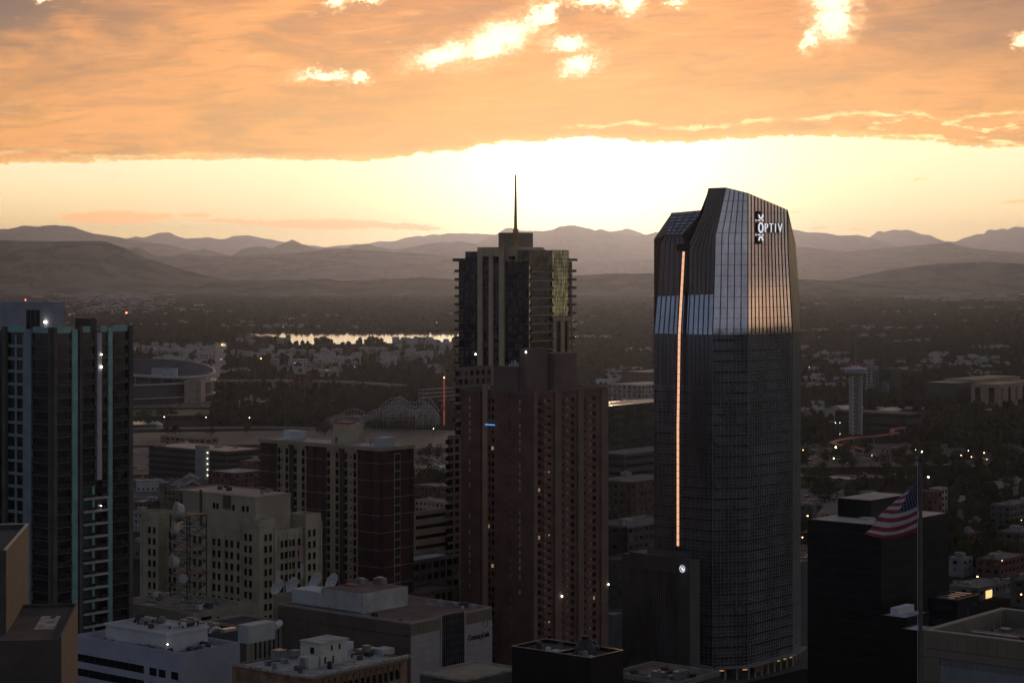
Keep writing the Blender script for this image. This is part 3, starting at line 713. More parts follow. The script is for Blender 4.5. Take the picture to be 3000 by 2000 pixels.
for (p, y_, c) in ((884,1640,(.45,.28,.25)),(888,1690,(.5,.5,.48)),(808,1645,(.45,.28,.25)),(810,1700,(.5,.5,.5))):
    MB().fb('R', S.s('R', p)-1.4, S.s('R', p)+1.2, S.z(y_+22), S.z(y_-22), -.1, .34).build('patched_panel', M('panel_%d' % p, c, .9, var=.05), rt)

# four dishes on their own low building
S = building('dish_platform_building', 'low brown building carrying four white dish antennas', 'building', 860, 590, 800, 1010, 1748, wall=M_tan, roof=M_roof, win=None, par=.6)
pr = MB().fb('R', 0, 1.1, S.H-12, S.H-3, -.1, .05); many(S.rt, 'window', pr, M_glass, [fp('R', 2+i*3, 0) for i in range(int((S.wa-3)/3))])
for i, (px_, py_, r_) in enumerate(((818,1722,2.6),(861,1716,2.6),(930,1703,2.6),(978,1706,2.7))):
    Y_ = (600, 603, 612, 606)[i]; P = at(px_, py_, Y_); P.z -= 1.8
    dish(P, r_, R(-52), R(30), ('leftmost white dish antenna in the row beside the cream tower block', 'second white dish antenna from the left in the rooftop row', 'third white dish antenna in the rooftop row, just before the rightmost', 'rightmost white dish antenna in the rooftop row')[i], 'white dish antennas on the roof', M('dish_white', (.62,.61,.58), .6, var=.05))

# ---- 8. blank-walled telephone building with company sign
S = building('telecom_building', 'brown flat-roofed building with white tiled end wall, black glass strip and company sign', 'building', 1201, 540, 815, 1440, 1822, wall=M('brown_plaster', (.155,.115,.09), .9, scale=.1, var=.1), roof=M('reddish_roof', (.20,.125,.105), .95, scale=.15, var=.15), win=None, par=.6, capm=M('pale_stone_coping', (.40,.32,.26), .7, var=.05))
rt = S.rt; H = S.H; wa = S.wa
M_tile = M('white_wall_tiles', (.47,.41,.41), .75, scale=.2, var=.06)
a, b, c = 0, S.s('R', 1290), S.s('R', 1357)
zt1 = H-3.6
MB().fb('R', .2, b, 0, zt1, -.1, .25).build('tiled_wall', M_tile, rt); MB().fb('R', c, wa, 0, zt1, -.1, .25).build('tiled_wall', M_tile, rt)
jt = MB()
for (p, q) in ((.2, b), (c, wa)):
    k = 0
    while p+k*1.35 < q: jt.fb('R', p+k*1.35-.02, p+k*1.35+.02, 0, zt1, .2, .262); k += 1
    for j in range(18): jt.fb('R', p, q, zt1-2.0*j-.03, zt1-2.0*j+.03, .2, .266)
jt.build('joint', M('grout_line', (.24,.21,.21), .9, var=0), rt)
for (p, q) in ((.2, b-.3), (c+.3, wa-.4)):
    lv = MB(); MB().fb('R', p, q, zt1+.01, H-.75, -.1, .05).build('louvre_recess', M_black, rt)
    k = 0
    while p+k*.62 < q: lv.fb('R', p+k*.62, p+k*.62+.3, zt1, H-.75, .04, .3); k += 1
    lv.build('louvre', M_tan, rt)
MB().fb('R', b, c, 0, H+.25, -.1, .3).build('glass_strip', M_black, rt)
mu = MB()
for k in range(12):
    s_ = b+(c-b)*k/11; mu.fb('R', s_-.04, s_+.04, 0, H+.3, .25, .5)
for k in range(18): mu.fb('R', b, c, H-2.*k, H-2.*k+.08, .25, .34)
mu.build('mullion', M_metal, rt)
MB().fb('R', b-.3, b+.05, 0, H+.3, .1, .6).fb('R', c-.05, c+.3, 0, H+.3, .1, .6).build('frame', M_tile, rt)
MB().fb('L', 0, S.wb, H-3.9, H-3.75, -.1, .06).build('joint', M_dmetal, rt)
for (p, y_) in ((1195,1864),(1195,1905)): MB().fb('L', S.s('L', p), S.s('L', p-8), S.z(y_), S.z(y_)+.5, -.1, .05).build('vent', M_brick, rt)
# white plant room on the roof
dress(rt, 24, wa-2, 2, S.wb-4, H-.48, 14, 4, 7); dress(rt, 1, 3, 2, S.wb*.4, H-.48, 3, 0, 1)
pl_ = MB().box(4, 22, S.wb*.42, S.wb*.42+16, H-.5, H+4.9); pl_.build('plant_room', M('weathered_white', (.5,.5,.48), .8, scale=.3, var=.12), rt)
def WX(px, py, Y): return loc(S, px, py, Y)
MB().box(4.4, 21.6, S.wb*.42+.4, S.wb*.42+15.6, H+4.91, H+5.0).build('plant_roof', MATS['reddish_roof'], rt)
MB().box(4.5, 12, S.wb*.42+16, S.wb*.42+28, H-.5, H+3.6).build('plant_room', M_white, rt)
for (x, y) in ((14,S.wb*.42+10),(18.5,S.wb*.42+7)):
    MB().box(x, x+2.6, y, y+3, H+5.0, H+6.6).cyl(x+1.3, y+1.5, H+6.6, H+6.9, 1.1).build('rooftop_unit', M_metal, rt)
MB().box(11, 14, S.wb*.42+9, S.wb*.42+14, H+5.0, H+5.5).build('red_duct', M('red_brown_metal', (.32,.12,.10), .7, var=.1), rt)
MB().box(3.2, 3.9, S.wb*.42, S.wb*.42+28, H-.45, H-.1).build('pipe_rail', M_metal, rt)
def text(body, size, P, face_rt, mat, name, ext=.1, face='R', s=0, z=0, off=0.):
    cu = bpy.data.curves.new(name, 'FONT'); cu.body = body; cu.size = size; cu.extrude = ext; cu.offset = off; cu.align_x = 'CENTER'; cu.align_y = 'CENTER'
    tmp = bpy.data.objects.new('tmp', cu); COL.objects.link(tmp); dg = bpy.context.evaluated_depsgraph_get()
    me = bpy.data.meshes.new_from_object(tmp.evaluated_get(dg)); bpy.data.objects.remove(tmp); me.materials.clear(); me.materials.append(mat)
    o = put(name, me, face_rt, P); return o
M_sign = M('black_sign_letters', (.015,.015,.018), .5, var=0)
sc_ = (S.s('R', 1431)-S.s('R', 1369))
o = text('CenturyLink', 1.0, (S.s('R', 1400), -.36, S.z(1862,'R',1400)), rt, M_sign, 'sign_letters'); o.rotation_euler = (R(90), 0, 0)
wd = max(v.co.x for v in o.data.vertices)-min(v.co.x for v in o.data.vertices); k = sc_/wd; o.scale = (k, k*1.25, 1)
em = MB(); cxx, czz = S.s('R', 1419), S.z(1824,'R',1419)
for i in range(24):
    a0, a1 = 2*math.pi*i/24, 2*math.pi*(i+1)/24
    em.bar((cxx+1.05*math.cos(a0), -.32, czz+1.05*math.sin(a0)), (cxx+1.05*math.cos(a1), -.32, czz+1.05*math.sin(a1)), .22, .1)
em2 = MB()
for i in range(8):
    a0 = math.pi*i/4; em2.bar((cxx+.3*math.cos(a0), -.32, czz+.3*math.sin(a0)), (cxx+.8*math.cos(a0), -.32, czz+.8*math.sin(a0)), .14, .08)
em.build('emblem_ring', M('green_grey_emblem', (.14,.18,.15), .6, var=0), rt); em2.build('emblem_rays', M_white, rt)

# ---- 9. ornate arcaded building with rooftop structures
S = building('arcaded_building', 'ornate stone building with arched arcade under a studded cornice and crowded roof', 'building', 905, 410, 680, 1193, 1985, wall=M('orange_stone', (.30,.18,.11), .85, scale=.4, var=.25), roof=M('light_gravel', (.42,.40,.37), .95, scale=.5, var=.25), win=None, par=.5)
rt = S.rt; H = S.H; wa, wb = S.wa, S.wb
cn = MB().box(-.5, wa+.5, -.9, .3, H+.01, H+.5); cn.box(-.9, -.5, -.9, wb, H+.01, H+.5); cn.build('cornice', M('pale_cornice', (.42,.37,.3), .8, scale=1.5, var=.35), rt)
pr = MB().fb('R', 0, .28, -.45, .35, .3, 1.15); many(rt, 'cornice_bracket', pr, MATS['pale_cornice'], [fp('R', i*.62, H) for i in range(int(wa/.62))])
ar = MB(); mh = 1.5
def arch(face, w_, h_):
    b = MB(); n = 8; pts = [(-w_/2, 0), (w_/2, 0), (w_/2, h_)]+[(w_/2*math.cos(math.pi*i/n), h_+w_/2*math.sin(math.pi*i/n)) for i in range(1, n)]+[(-w_/2, h_)]
    n = len(pts); f = [(x, -.06, z) for x, z in pts]+[(x, .1, z) for x, z in pts]
    b.add(f, [tuple(range(n))]+[(i, n+i, n+(i+1) % n, (i+1) % n) for i in range(n)]); return b
many(rt, 'arched_window', arch('R', 1.0, 1.5), M_glass, [fp('R', 1.4+i*1.75, H-4.2) for i in range(int((wa-2)/1.75))])
cl = MB().cyl(0, -.25, H-4.4, H-1.4, .14, .14, 8); cl.box(-.22, .22, -.45, -.02, H-1.4, H-1.1); many(rt, 'column', cl, MATS['orange_stone'], [fp('R', .52+i*1.75, 0) for i in range(int((wa-1)/1.75))])
# the little white penthouse and plant on its roof
M_oldw = M('peeling_white_paint', (.58,.57,.50), .85, scale=.8, var=.2, col2=(.36,.32,.25), thr=(.3,.42))
def L3(px, py, Y): return loc(S, px, py, Y)
def rbox(name, px0, px1, ytop, ybase, Y, dep, mat, k=1):
    """a rooftop box: near corner px0.., widths from its photo span along R"""
    p = L3(px0, ybase, Y); q = S
    u0 = (px0-1500)/F; wpx = (px1-px0)/F*Y/abs(S.A[0])
    h = (ybase-ytop)/F*Y
    zz_ = max(H-.4, p[2])
    return MB().box(p[0], p[0]+wpx*.95, p[1], p[1]+dep, H-.4, zz_+h).build(name, mat, rt), p, wpx, zz_+h
o, p, wx, zt = rbox('penthouse', 940, 1016, 1895, 1960, 424, 6.0, M_oldw)
x, y = p[0], p[1]
MB().box(x-.25, x+wx*.95+.25, y-.25, y+6.25, zt, zt+.25).build('penthouse_roof', M_roofl, rt)
for (f0, zz_, w_, h_) in ((.12,.5,.5,1.3),(.40,.2,.45,1.6),(.35,2.9,.5,1.1),(.62,2.9,.5,1.1)): MB().box(x+wx*f0, x+wx*f0+w_, y-.05, y+.1, zt-4.6+zz_, zt-4.6+zz_+h_).build('door' if zz_ < 1 else 'window', M_black, rt)
MB().box(x-.05, x+.1, y+2, y+3.1, zt-2.2, zt-.9).build('window', M_black, rt)
rbox('rooftop_unit', 728, 800, 1893, 1945, 450, 3.4, M('pale_green_metal', (.42,.46,.44), .6, var=.08))
rbox('small_shed', 905, 932, 1935, 1968, 421, 3.0, M_oldw)
rbox('rooftop_unit', 1010, 1035, 1908, 1935, 440, 2.5, M_white); rbox('rooftop_unit', 1070, 1112, 1915, 1930, 436, 3.0, M_metal); rbox('rooftop_unit', 1122, 1155, 1908, 1925, 436, 3.0, M('pale_unit', (.45,.47,.47), .7))
for i in range(26):
    a0, b0 = random.uniform(3, wa-3), random.uniform(3.5, wb-3)
    if abs(a0-x-3) < 5 and abs(b0-y-3) < 5: continue
    t_ = random.choice([0, 1, 2]); u = MB(); hh = random.uniform(.5, 2.2)
    if t_ == 0: u.box(a0, a0+random.uniform(.8, 3), b0, b0+random.uniform(.8, 2.4), H-.4, H-.4+hh)
    elif t_ == 1: u.cyl(a0, b0, H-.4, H-.4+hh, .5, .5, 10); u.cyl(a0, b0, H-.4+hh, H-.1+hh, .7, .2, 10)
    else: u.bar((a0, b0, H+.4), (a0+random.uniform(2, 5), b0+random.uniform(-1, 1), H+.4), .35); u.box(a0, a0+.3, b0-.15, b0+.15, H-.4, H+.3)
    u.build('rooftop_unit', random.choice([M_metal, M_dmetal, M_cg, M_white, M_grey]), rt)
tk = MB()
for i in range(12):
    a0 = 2*math.pi*i/12; a1 = 2*math.pi*(i+1)/12
tk.cyl(0, 0, 0, 2.6, .75, .75, 14); o = tk.build('water_tank', M_white, rt); pt_ = L3(806, 1895, 462); o.location = (pt_[0], pt_[1], H+1.3); o.rotation_euler = (0, R(80), R(20))
for (px_, py0, py1, Y_) in ((905,1790,1900,430),(964,1770,1880,470)): 
    pp = L3(px_, py1, Y_); MB().cyl(pp[0], pp[1], H-.4, HC-(py0-HY)/F*Y_, .07, .04, 6).build('whip_antenna', M_dmetal, rt)

# ---- 10. red brick hotel with tan window bays
S = Site(1117, 700, 763, 1210); rt = S.root('brick_hotel_tower', 'maroon brick high-rise with tan window bays and a tapered cream penthouse, centre left', 'tower')
H = S.z(1311); wa, wb = S.wa, S.wb
MB().box(0, wa, 0, wb, 0, H-1.2).build('wall', M('maroon_brick', (.085,.035,.03), .9, scale=.3, var=.15), rt)
M_fas = M('tan_fascia', (.40,.31,.22), .8, scale=.2, var=.08)
fa = MB().box(-.5, wa+.5, -.5, .6, H-1.2, H+.1); fa.box(-.5, .6, .6, wb+.5, H-1.2, H+.1); fa.box(.6, wa+.5, wb-.6, wb+.5, H-1.2, H+.1); fa.box(wa-.6, wa+.5, .6, wb-.6, H-1.2, H+.1); fa.build('fascia', M_fas, rt)
MB().box(.6, wa-.6, .6, wb-.6, H-1.2, H-.15).build('roof', M_roofl, rt)
M_bay = M('tan_bay', (.36,.285,.19), .85, scale=.2, var=.1)
L = lambda p: S.s('L', p)
dk_ = M('dark_brick', (.05,.03,.025), .9, var=.2); 
for (a, b) in ((1047,960),(896,815)): MB().fb('L', L(a), L(b), 0, H-1.25, -.1, .5).build('bay', M_bay, rt)
for (a, b) in ((960,945),(925,918),(815,795),(1090,1066),(1117,1112)): MB().fb('L', L(a), L(b), 0, H-1.25, -.1, .35).build('brick_pier', dk_, rt)
for (a, b) in ((1117,1124),(1200,1210)): MB().fb('R', S.s('R', a), S.s('R', b), 0, H-1.25, -.1, .35).build('brick_pier', dk_, rt)
fl = 2.96; zz = [H-1.9-(i+1)*fl for i in range(22)]
wcols = (1043,1017,991,966,892,869,844,821)
wn_ = MB().fb('L', -.75, .75, .0, 1.95, -.1, .58, 0); wn_.fb('L', -.75, .75, 1.96, 2.5, -.1, .56, 1); wn_.fb('L', -1.05, -.75, -.4, 2.56, -.1, .62, 2)
many(rt, 'window', wn_, [M_glass, M('orange_brown_panel', (.16,.09,.05), .8, var=.1), M_fas], [fp('L', L(c_), z) for z in zz for c_ in wcols], 100)
# dark recesses between the tan columns
for (a, b) in ((1013,996),(865,848)): MB().fb('L', L(a), L(b), 0, H-1.25, .3, .54).build('brick_pier', M('maroon_strip', (.07,.045,.035), .9, var=.1), rt)
pr = MB().cyl(0, 0, 0, .12, .4, .4, 10); pv_ = MB(); 
pv_.v = [(-.52-z_, x_, y_) for x_, y_, z_ in pr.v]; pv_.f = pr.f; pv_.m = pr.m
many(rt, 'round_vent', pv_, M_black, [fp('L', L(c_), z+1) for z in zz for c_ in (1031,829)], 40)
ln = MB()
for k in range(0, 22, 2): ln.fb('L', 0, wb, zz[k]-.75, zz[k]-.63, -.1, .42); ln.fb('R', 0, wa, zz[k]-.75, zz[k]-.63, -.1, .42)
ln.build('string_course', M_fas, rt)
wn_ = MB().fb('R', -1.2, 1.2, 0, 2.1, -.1, .3, 0); wn_.fb('R', -1.4, -1.2, -.5, 2.45, -.1, .45, 1); wn_.fb('R', 1.2, 1.4, -.5, 2.45, -.1, .45, 1); wn_.fb('R', -.06, .06, 0, 2.1, .3, .36, 1); wn_.fb('R', -1.2, 1.2, 2.1, 2.45, -.1, .4, 1)
many(rt, 'window', wn_, [M_glass, M_fas], [fp('R', S.s('R', 1162), z) for z in zz], 30)
M_ph = M('cream_stucco', (.50,.42,.29), .85, scale=.3, var=.06)
a = loc(S, 1000, 1295, 722); b = loc(S, 1050, 1295, 735)
ph = MB().frustum(wa*.30, wa*.62, wb*.34, wb*.34+8.5, H-.1, H+6.6, .6); ph.build('penthouse', M_ph, rt)
MB().frustum(wa*.62, wa*.62+7, wb*.40, wb*.40+8, H-.1, H+6.3, .6).build('penthouse', M_ph, rt)
MB().box(wa*.30+.8, wa*.62-.8, wb*.34+.8, wb*.34+7.5, H+6.6, H+7.3).build('red_roof_unit', M('red_metal', (.38,.06,.07), .7, var=.1), rt)
MB().box(wa*.30-.0, wa*.3+.25, wb*.34+5.6, wb*.34+6.5, H-.1, H+2).build('door', M_brown, rt)
MB().box(wa*.3, wa*.3+4, wb*.76, wb*.76+7.5, H-.1, H+3.1).build('rooftop_box', M_white, rt)
MB().box(wa*.28, wa*.28+5, wb*.04, wb*.04+5, H-.1, H+2.9).build('rooftop_box', M('pale_blue_box', (.42,.47,.46), .7, var=.05), rt)
for i in range(7):
    x, y = wa*.22+random.uniform(0, 3), random.uniform(wb*.1, wb*.6); MB().cyl(x, y, H-.1, H+random.uniform(1, 2.4), .15, .1, 6).build('roof_vent', M_metal, rt)

# ---- 11. grey offices seen between the hotel and the tall towers
building('tan_gabled_office', 'tan office with sloping shoulder and ribbon windows right of the brick hotel', 'building', 1215, 790, 1205, 1345, 1500, wall=M_tan, win='band', fl=3.9, bh=1.4)
building('grey_ledge_office', 'lower grey office with pale roof ledge and square windows right of the brick hotel', 'building', 1190, 740, 1120, 1345, 1645, wall=M('grey_tan', (.20,.175,.15), .85), roof=M_roofl, win='grid', fl=4, ww=2.6, gap=.6, bh=2.2, capm=M_grey)
building('dark_rib_office', 'dark office with tall columns low between the hotel and brown tower', 'building', 1180, 700, 1100, 1345, 1745, wall=M_brown, roof=M_roofd, win='grid', fl=6, ww=1.8, gap=1.2, bh=4.6)

# ---- 12/14. spired tan residential tower
S = Site(1548, 850, 1344, 1676); rt = S.root('spired_hotel_tower', 'tall tan and glass tower with stepped crown and a slender spire', 'tower')
wa, wb = S.wa, S.wb; L = lambda p: S.s('L', p); Rr_ = lambda p: S.s('R', p); H = S.z(765)
M_fs = M('bronze_glass_wall', (.055,.045,.042), .14, .3, scale=.18, var=.7, spec=.6); M_pier = M('tan_precast', (.60,.46,.31), .8, scale=.2, var=.08)
M_gold = M('gold_tinted_glass', (.85,.66,.36), .12, .85, scale=.5, var=.5, stretch=(3,3,.5))  # sky glow seen through the glazing is put into this gold
MB().box(0, wa, 0, wb, 0, H).build('wall', M_fs, rt)
H2 = S.z(723); MB().box(1.2, wa*.62, L(1480)-6, L(1404), H, H2).build('upper_block', M_pier, rt)
MB().box(1.0, 12, .5, L(1480)-6.0, H, S.z(729)).build('upper_block', M('pale_precast', (.5,.44,.36), .8, var=.06), rt)
MB().box(2.5, wa*.5, L(1404)+.0, wb-1.5, H, S.z(735)).build('upper_block', M_fs, rt)
for (a, b) in ((1416,1403),(1447,1436),(1480,1466)): MB().fb('L', L(a), L(b), 0, H2, -.1, 1.0).build('pier', M_pier, rt)
MB().fb('L', L(1436), L(1447), S.z(760), H2, -.1, .9).build('pier_cap', M_pier, rt) if False else None
for (a, b) in ((1436,1416),(1466,1447)): MB().fb('L', L(a), L(b), S.z(750), H2, -1.2, .8).build('crown_panel', M_pier, rt); MB().fb('L', L(a)+.7, L(b)-.7, S.z(768), S.z(751), -.1, .5).build('crown_opening', M_black, rt)
MB().fb('L', L(1504), L(1494), S.z(761), S.z(750), -1.5, .9).build('crown_opening', M_black, rt)
# floor lines and windows of the left face
fl = 3.58; zz = [H-1-(i+1)*fl for i in range(34)]
sp = MB().fb('L', L(1545), L(1481), -.35, .35, -.1, .25); many(rt, 'spandrel', sp, M('bronze_spandrel', (.06,.05,.045), .5, .2, var=.1), [fp('L', 0, z) for z in zz], 25)
sp = MB().fb('L', L(1402), L(1345), -.35, .35, -.1, .25); many(rt, 'spandrel', sp, MATS['bronze_spandrel'], [fp('L', 0, z) for z in zz], 25)
mu = MB()
for p in list(range(1486, 1545, 8))+list(range(1349, 1402, 8)): mu.fb('L', L(p)-.07, L(p)+.07, 0, H, -.1, .3)
mu.build('mullion', M_dmetal, rt)
pn = MB().fb('L', 0, 1.9, .5, 2.6, -.1, .12); pp = []
for z in zz:
    for p in (1487,1499,1520,1532,1460,1429,1392,1376,1360):
        if random.random() < .42: pp.append(fp('L', L(p), z))
many(rt, 'window', pn, M('pale_blind', (.13,.12,.11), .5, .0, var=.5, scale=.25), pp, 100)
light('lamp', (-.6, L(1396), S.z(1042)), .35, M_lampw, parent=rt)
# balcony bay across the near corner
bs = MB().fb('R', .0, Rr_(1614), -.15, .1, -.1, 1.9); bs.fb('R', .1, Rr_(1613), .1, 1.15, 1.75, 1.8, 1)
many(rt, 'balcony', bs, [M('lit_slab_edge', (.55,.48,.38), .7, var=.1), M('gold_rail_glass', (.10,.075,.04), .25, .2, var=.4, scale=.4)], [fp('R', 0, z) for z in zz[:20]], 30)  # slab edge paler than on the side balconies
pb = MB().fb('R', 0, .45, .1, 2.9, -.1, .35); many(rt, 'glazed_panel', pb, M_gold, [fp('R', .2, z) for z in zz[:14]], 30)
# corner glazing, its gold painted for the bright sky behind it
cg = MB()
a, b = Rr_(1615), Rr_(1663)
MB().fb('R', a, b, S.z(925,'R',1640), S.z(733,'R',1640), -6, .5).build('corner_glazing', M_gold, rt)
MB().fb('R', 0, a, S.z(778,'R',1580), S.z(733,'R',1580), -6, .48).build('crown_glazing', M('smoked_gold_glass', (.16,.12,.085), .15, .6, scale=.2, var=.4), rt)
mu = MB()
n = 10
for k in range(n+1): s_ = a+(b-a)*k/n; mu.fb('R', s_-.06, s_+.06, S.z(925,'R',1640), S.z(733,'R',1640), .45, .62)
z = S.z(733,'R',1640)
while z > S.z(925,'R',1640): mu.fb('R', a, b, z-.08, z+.08, .45, .6); z -= fl/2
for k in range(8): s_ = a*k/8; mu.fb('R', s_-.05, s_+.05, S.z(778,'R',1580), S.z(733,'R',1580), .4, .6)
mu.build('mullion', M_dmetal, rt)
for (p, q) in ((1615,1625),(1640,1649),(1661,1668)): MB().fb('R', Rr_(p), Rr_(q), 0, S.z(932,'R',1640), -.1, .9).build('pier', M_pier, rt)
MB().fb('R', a, Rr_(1668), S.z(940,'R',1640), S.z(928,'R',1640), -.1, 1.0).build('band', M_pier, rt)
# right-hand and left-hand stacks of small balconies
bb = MB().fb('R', Rr_(1664), wa+1.6, -.12, .1, -2, 1.2); bb.fb('R', wa+1.5, wa+1.55, .1, 1.1, -2, 1.2, 1); bb.fb('R', Rr_(1664), wa+1.5, .1, 1.1, 1.15, 1.2, 1)
many(rt, 'balcony', bb, [M('tan_slab', (.4,.33,.25), .8, var=.1), M_rail], [fp('R', 0, z) for z in zz[:30]], 30)
bb = MB().fb('L', wb-2.5, wb+1.6, -.12, .1, -2, 1.0); bb.fb('L', wb+1.5, wb+1.55, .1, 1.1, -2, 1.0, 1)
many(rt, 'balcony', bb, [MATS['tan_slab'], M_rail], [fp('L', 0, z) for z in zz[:30]], 30)
MB().box(-1.0, 2, wb-2, wb+2.6, H, H+1.3).build('roof_canopy', M_dmetal, rt); MB().box(wa-2, wa+2.4, -1, 3, H+.2, H+1.2).build('roof_canopy', M_dmetal, rt)
# drum room and spire
P_ = loc(S, 1510, 700, 862); x, y = P_[0]-3, P_[1]-3
hx0, hy0 = loc(S, 1517, 700, 858)[:2]; zs0, zs1 = S.z(730), HC-(681-HY)/F*858
w1 = (1562-1517)/F*858/S.A[0]; w2 = (1517-1460)/F*858/abs(S.B[0])
b = MB().box(hx0, hx0+w1, hy0, hy0+w2, zs0, zs1); b.build('mechanical_room', M('brown_louvres', (.20,.15,.12), .7, .1, scale=.2, var=.1), rt)
rb = MB()
for k in range(14): rb.box(hx0-.15, hx0-.01, hy0+k*w2/14, hy0+k*w2/14+.25, zs0, zs1-.2); rb.box(hx0+k*w1/14, hx0+k*w1/14+.25, hy0-.15, hy0-.01, zs0, zs1-.2)
rb.build('rib', M_pier, rt)
sx_, sy_ = loc(S, 1510.5, 600, 859)[:2]
MB().cyl(sx_, sy_, zs0, zs1+1.5, 1.3, 1.1, 12).cyl(sx_, sy_, zs1+1.5, HC-(512-HY)/F*859, .72, .3, 12).build('spire', M('bronze_spire', (.5,.33,.1), .45, .3, var=.1), rt)  # golden glare of the sky put into the spire's colour
# podium wing stepping down to the left
S5 = building('tan_podium_tower', 'narrow tan concrete wing with a column of square windows left of the brown tower', 'building', 1313, 760, 1311, 1365, 1275, wall=M_tan, win='grid', fl=3.0, ww=2.2, gap=.6, bh=1.9, roof=M_roof)
S5 = building('tan_shoulder_wing', 'tan shoulder wing with stacked windows between the spired tower and brown tower', 'building', 1341, 800, 1338, 1440, 1075, wall=M('dim_tan', (.27,.215,.16), .85, var=.1), win='grid', fl=3.3, ww=1.9, gap=1.0, bh=2.1)

# ---- 13. brown brick apartment tower
S = Site(1560, 700, 1350, 1778); rt = S.root('brown_apartment_tower', 'broad brown brick apartment tower with window grids and balconies, before the spired tower', 'tower')
wa, wb = S.wa, S.wb; L = lambda p: S.s('L', p); Rr_ = lambda p: S.s('R', p); H = S.z(1146)
M_bt = M('dark_red_brown_brick', (.18,.092,.07), .9, scale=.15, var=.15)
MB().box(0, wa, 0, wb, 0, H-.8).build('wall', M_bt, rt)
MB().ring(-.2, wa+.2, -.2, wb+.2, .6, H-.8, H).build('parapet', M('grey_brown_cap', (.16,.12,.10), .8, var=.1), rt)
MB().box(.4, wa-.4, .4, wb, H-.8, H-.7).build('roof', M_roofd, rt)
M_bp = M('light_brown_pier', (.20,.14,.105), .85, scale=.15, var=.1)
for (a, b) in ((1560,1546),(1495,1483),(1410,1402)): MB().fb('L', L(a), L(b), 0, H-.85, -.1, .4).build('pier', M_bt, rt)
MB().fb('L', L(1431), L(1419), 0, S.z(1132), -.1, 1.0).build('light_pier', M('tan_pier', (.40,.27,.18), .85, var=.08), rt)
for (a, b) in ((1560,1571),(1622,1641),(1690,1706),(1758,1778)): MB().fb('R', Rr_(a), Rr_(b), 0, H-.85, -.1, .7).build('pier', M_bp, rt)
fl = 2.72; zz = [H-2.0-(i+1)*fl for i in range(37)]
def lit_cols(cols, pr_, w_, h_, nm, face='L', mats=None):
    pos = []
    for z in zz:
        for c_ in cols:
            if random.random() < pr_: pos.append(fp(face, (L if face == 'L' else Rr_)(c_), z))
    many(rt, nm, MB().fb(face, 0, w_, 0, h_, -.1, .06), mats, pos, 60)
M_curt = M('pale_curtain_window', (.55,.53,.48), .6, var=.35, scale=.3)
lit_cols((1378,1405,1496,1525), .72, .62, 1.6, 'window', mats=M_curt)
lit_cols((1436,1448), .9, 1.1, 1.5, 'window', mats=M_glass)
lit_cols((1629,1699), .75, .6, 1.9, 'window', 'R', M('bright_curtain', (.62,.60,.56), .6, var=.2, scale=.3))
wn_ = MB().fb('R', 0, 1.9, 0, 1.5, -.1, .06); wn2 = MB().fb('R', 0, 1.7, -.2, 1.7, -.1, .05)
many(rt, 'window', wn_, M_glass, [fp('R', Rr_(c_), z) for z in zz for c_ in (1574,1604,1672,1736)], 100)
many(rt, 'balcony', MB().fb('R', 0, 3.6, -.2, .75, .0, .9).fb('R', 0, 3.6, .75, .8, -.0, .92), M('brick_balcony', (.21,.12,.095), .9, var=.15), [fp('R', Rr_(c_), z) for z in zz for c_ in (1588,1648,1712)], 100)
many(rt, 'curtain', MB().fb('R', 0, .9, 0, 1.6, -.1, .07), M('grey_curtain', (.45,.42,.38), .7, var=.35, scale=.2), [fp('R', Rr_(c_)+random.uniform(-.2, .2), z) for z in zz for c_ in (1595,1659,1727) if random.random() < .7], 60)
def rb_(px0, px1, ytop, Y, dep, mat, nm, base=None):
    p = loc(S, px0, ytop, Y); wx_ = (px1-px0)/F*Y/S.A[0]
    return MB().box(p[0], p[0]+wx_, p[1], p[1]+dep, H-.7, p[2]).build(nm, mat, rt)
M_mech = M('mauve_brown_plant', (.17,.115,.10), .85, scale=.2, var=.1)
MB().box(3, 3+9, L(1500), L(1430), H-.7, S.z(1086)+1).build('mechanical_block', M_mech, rt)
MB().box(4, 16, 6, L(1500)-.01, H-.7, S.z(1040)+2).build('mechanical_block', M_mech, rt)
MB().box(17, 30, 4, 14, H-.7, S.z(1066)+3).build('mechanical_block', M_mech, rt)
for i in range(9): MB().cyl(5+random.uniform(0, 6), L(1500)+1+random.uniform(0, 6), S.z(1086)+1, S.z(1086)+1+random.uniform(.6, 2.0), .35, .25, 8).build('roof_vent', M_white, rt)
light('lamp', (3.6, 5.8, S.z(1033)), .3, M_lampw, parent=rt); light('lamp', (Rr_(1640), -1, S.z(1760)), .3, M_lampw, parent=rt); light('lamp', (wa-.3, -1, S.z(1752)), .28, M_lampw, parent=rt)
bl = MB().fb('L', L(1455), L(1428), S.z(1252), S.z(1249), .9, 1.3); bl.build('blue_light_bar', M('blue_light', (.1,.3,1), .5, var=0, emit=(.12,.42,.9), es=.9), rt)

for (o_, face, cols, n_) in ((bpy.data.objects['brown_apartment_tower'], 'R', (1575, 1604, 1672, 1736), 7), (bpy.data.objects['brown_apartment_tower'], 'L', (1436, 1448), 3)):
    lw = MB().fb(face, .2, 1.3, .1, 1.3, .0, .075).mesh('lit_window', M('dim_lit_window', (.3,.22,.12), .5, var=0, emit=(1,.62,.28), es=.22))
    for k in range(n_): put('lit_window', lw, o_, fp(face, (L if face == 'L' else Rr_)(random.choice(cols)), random.choice(zz)))
dress(bpy.data.objects['brown_apartment_tower'], 2, wa-2, 16, 24, H-.68, 8, 2, 2)
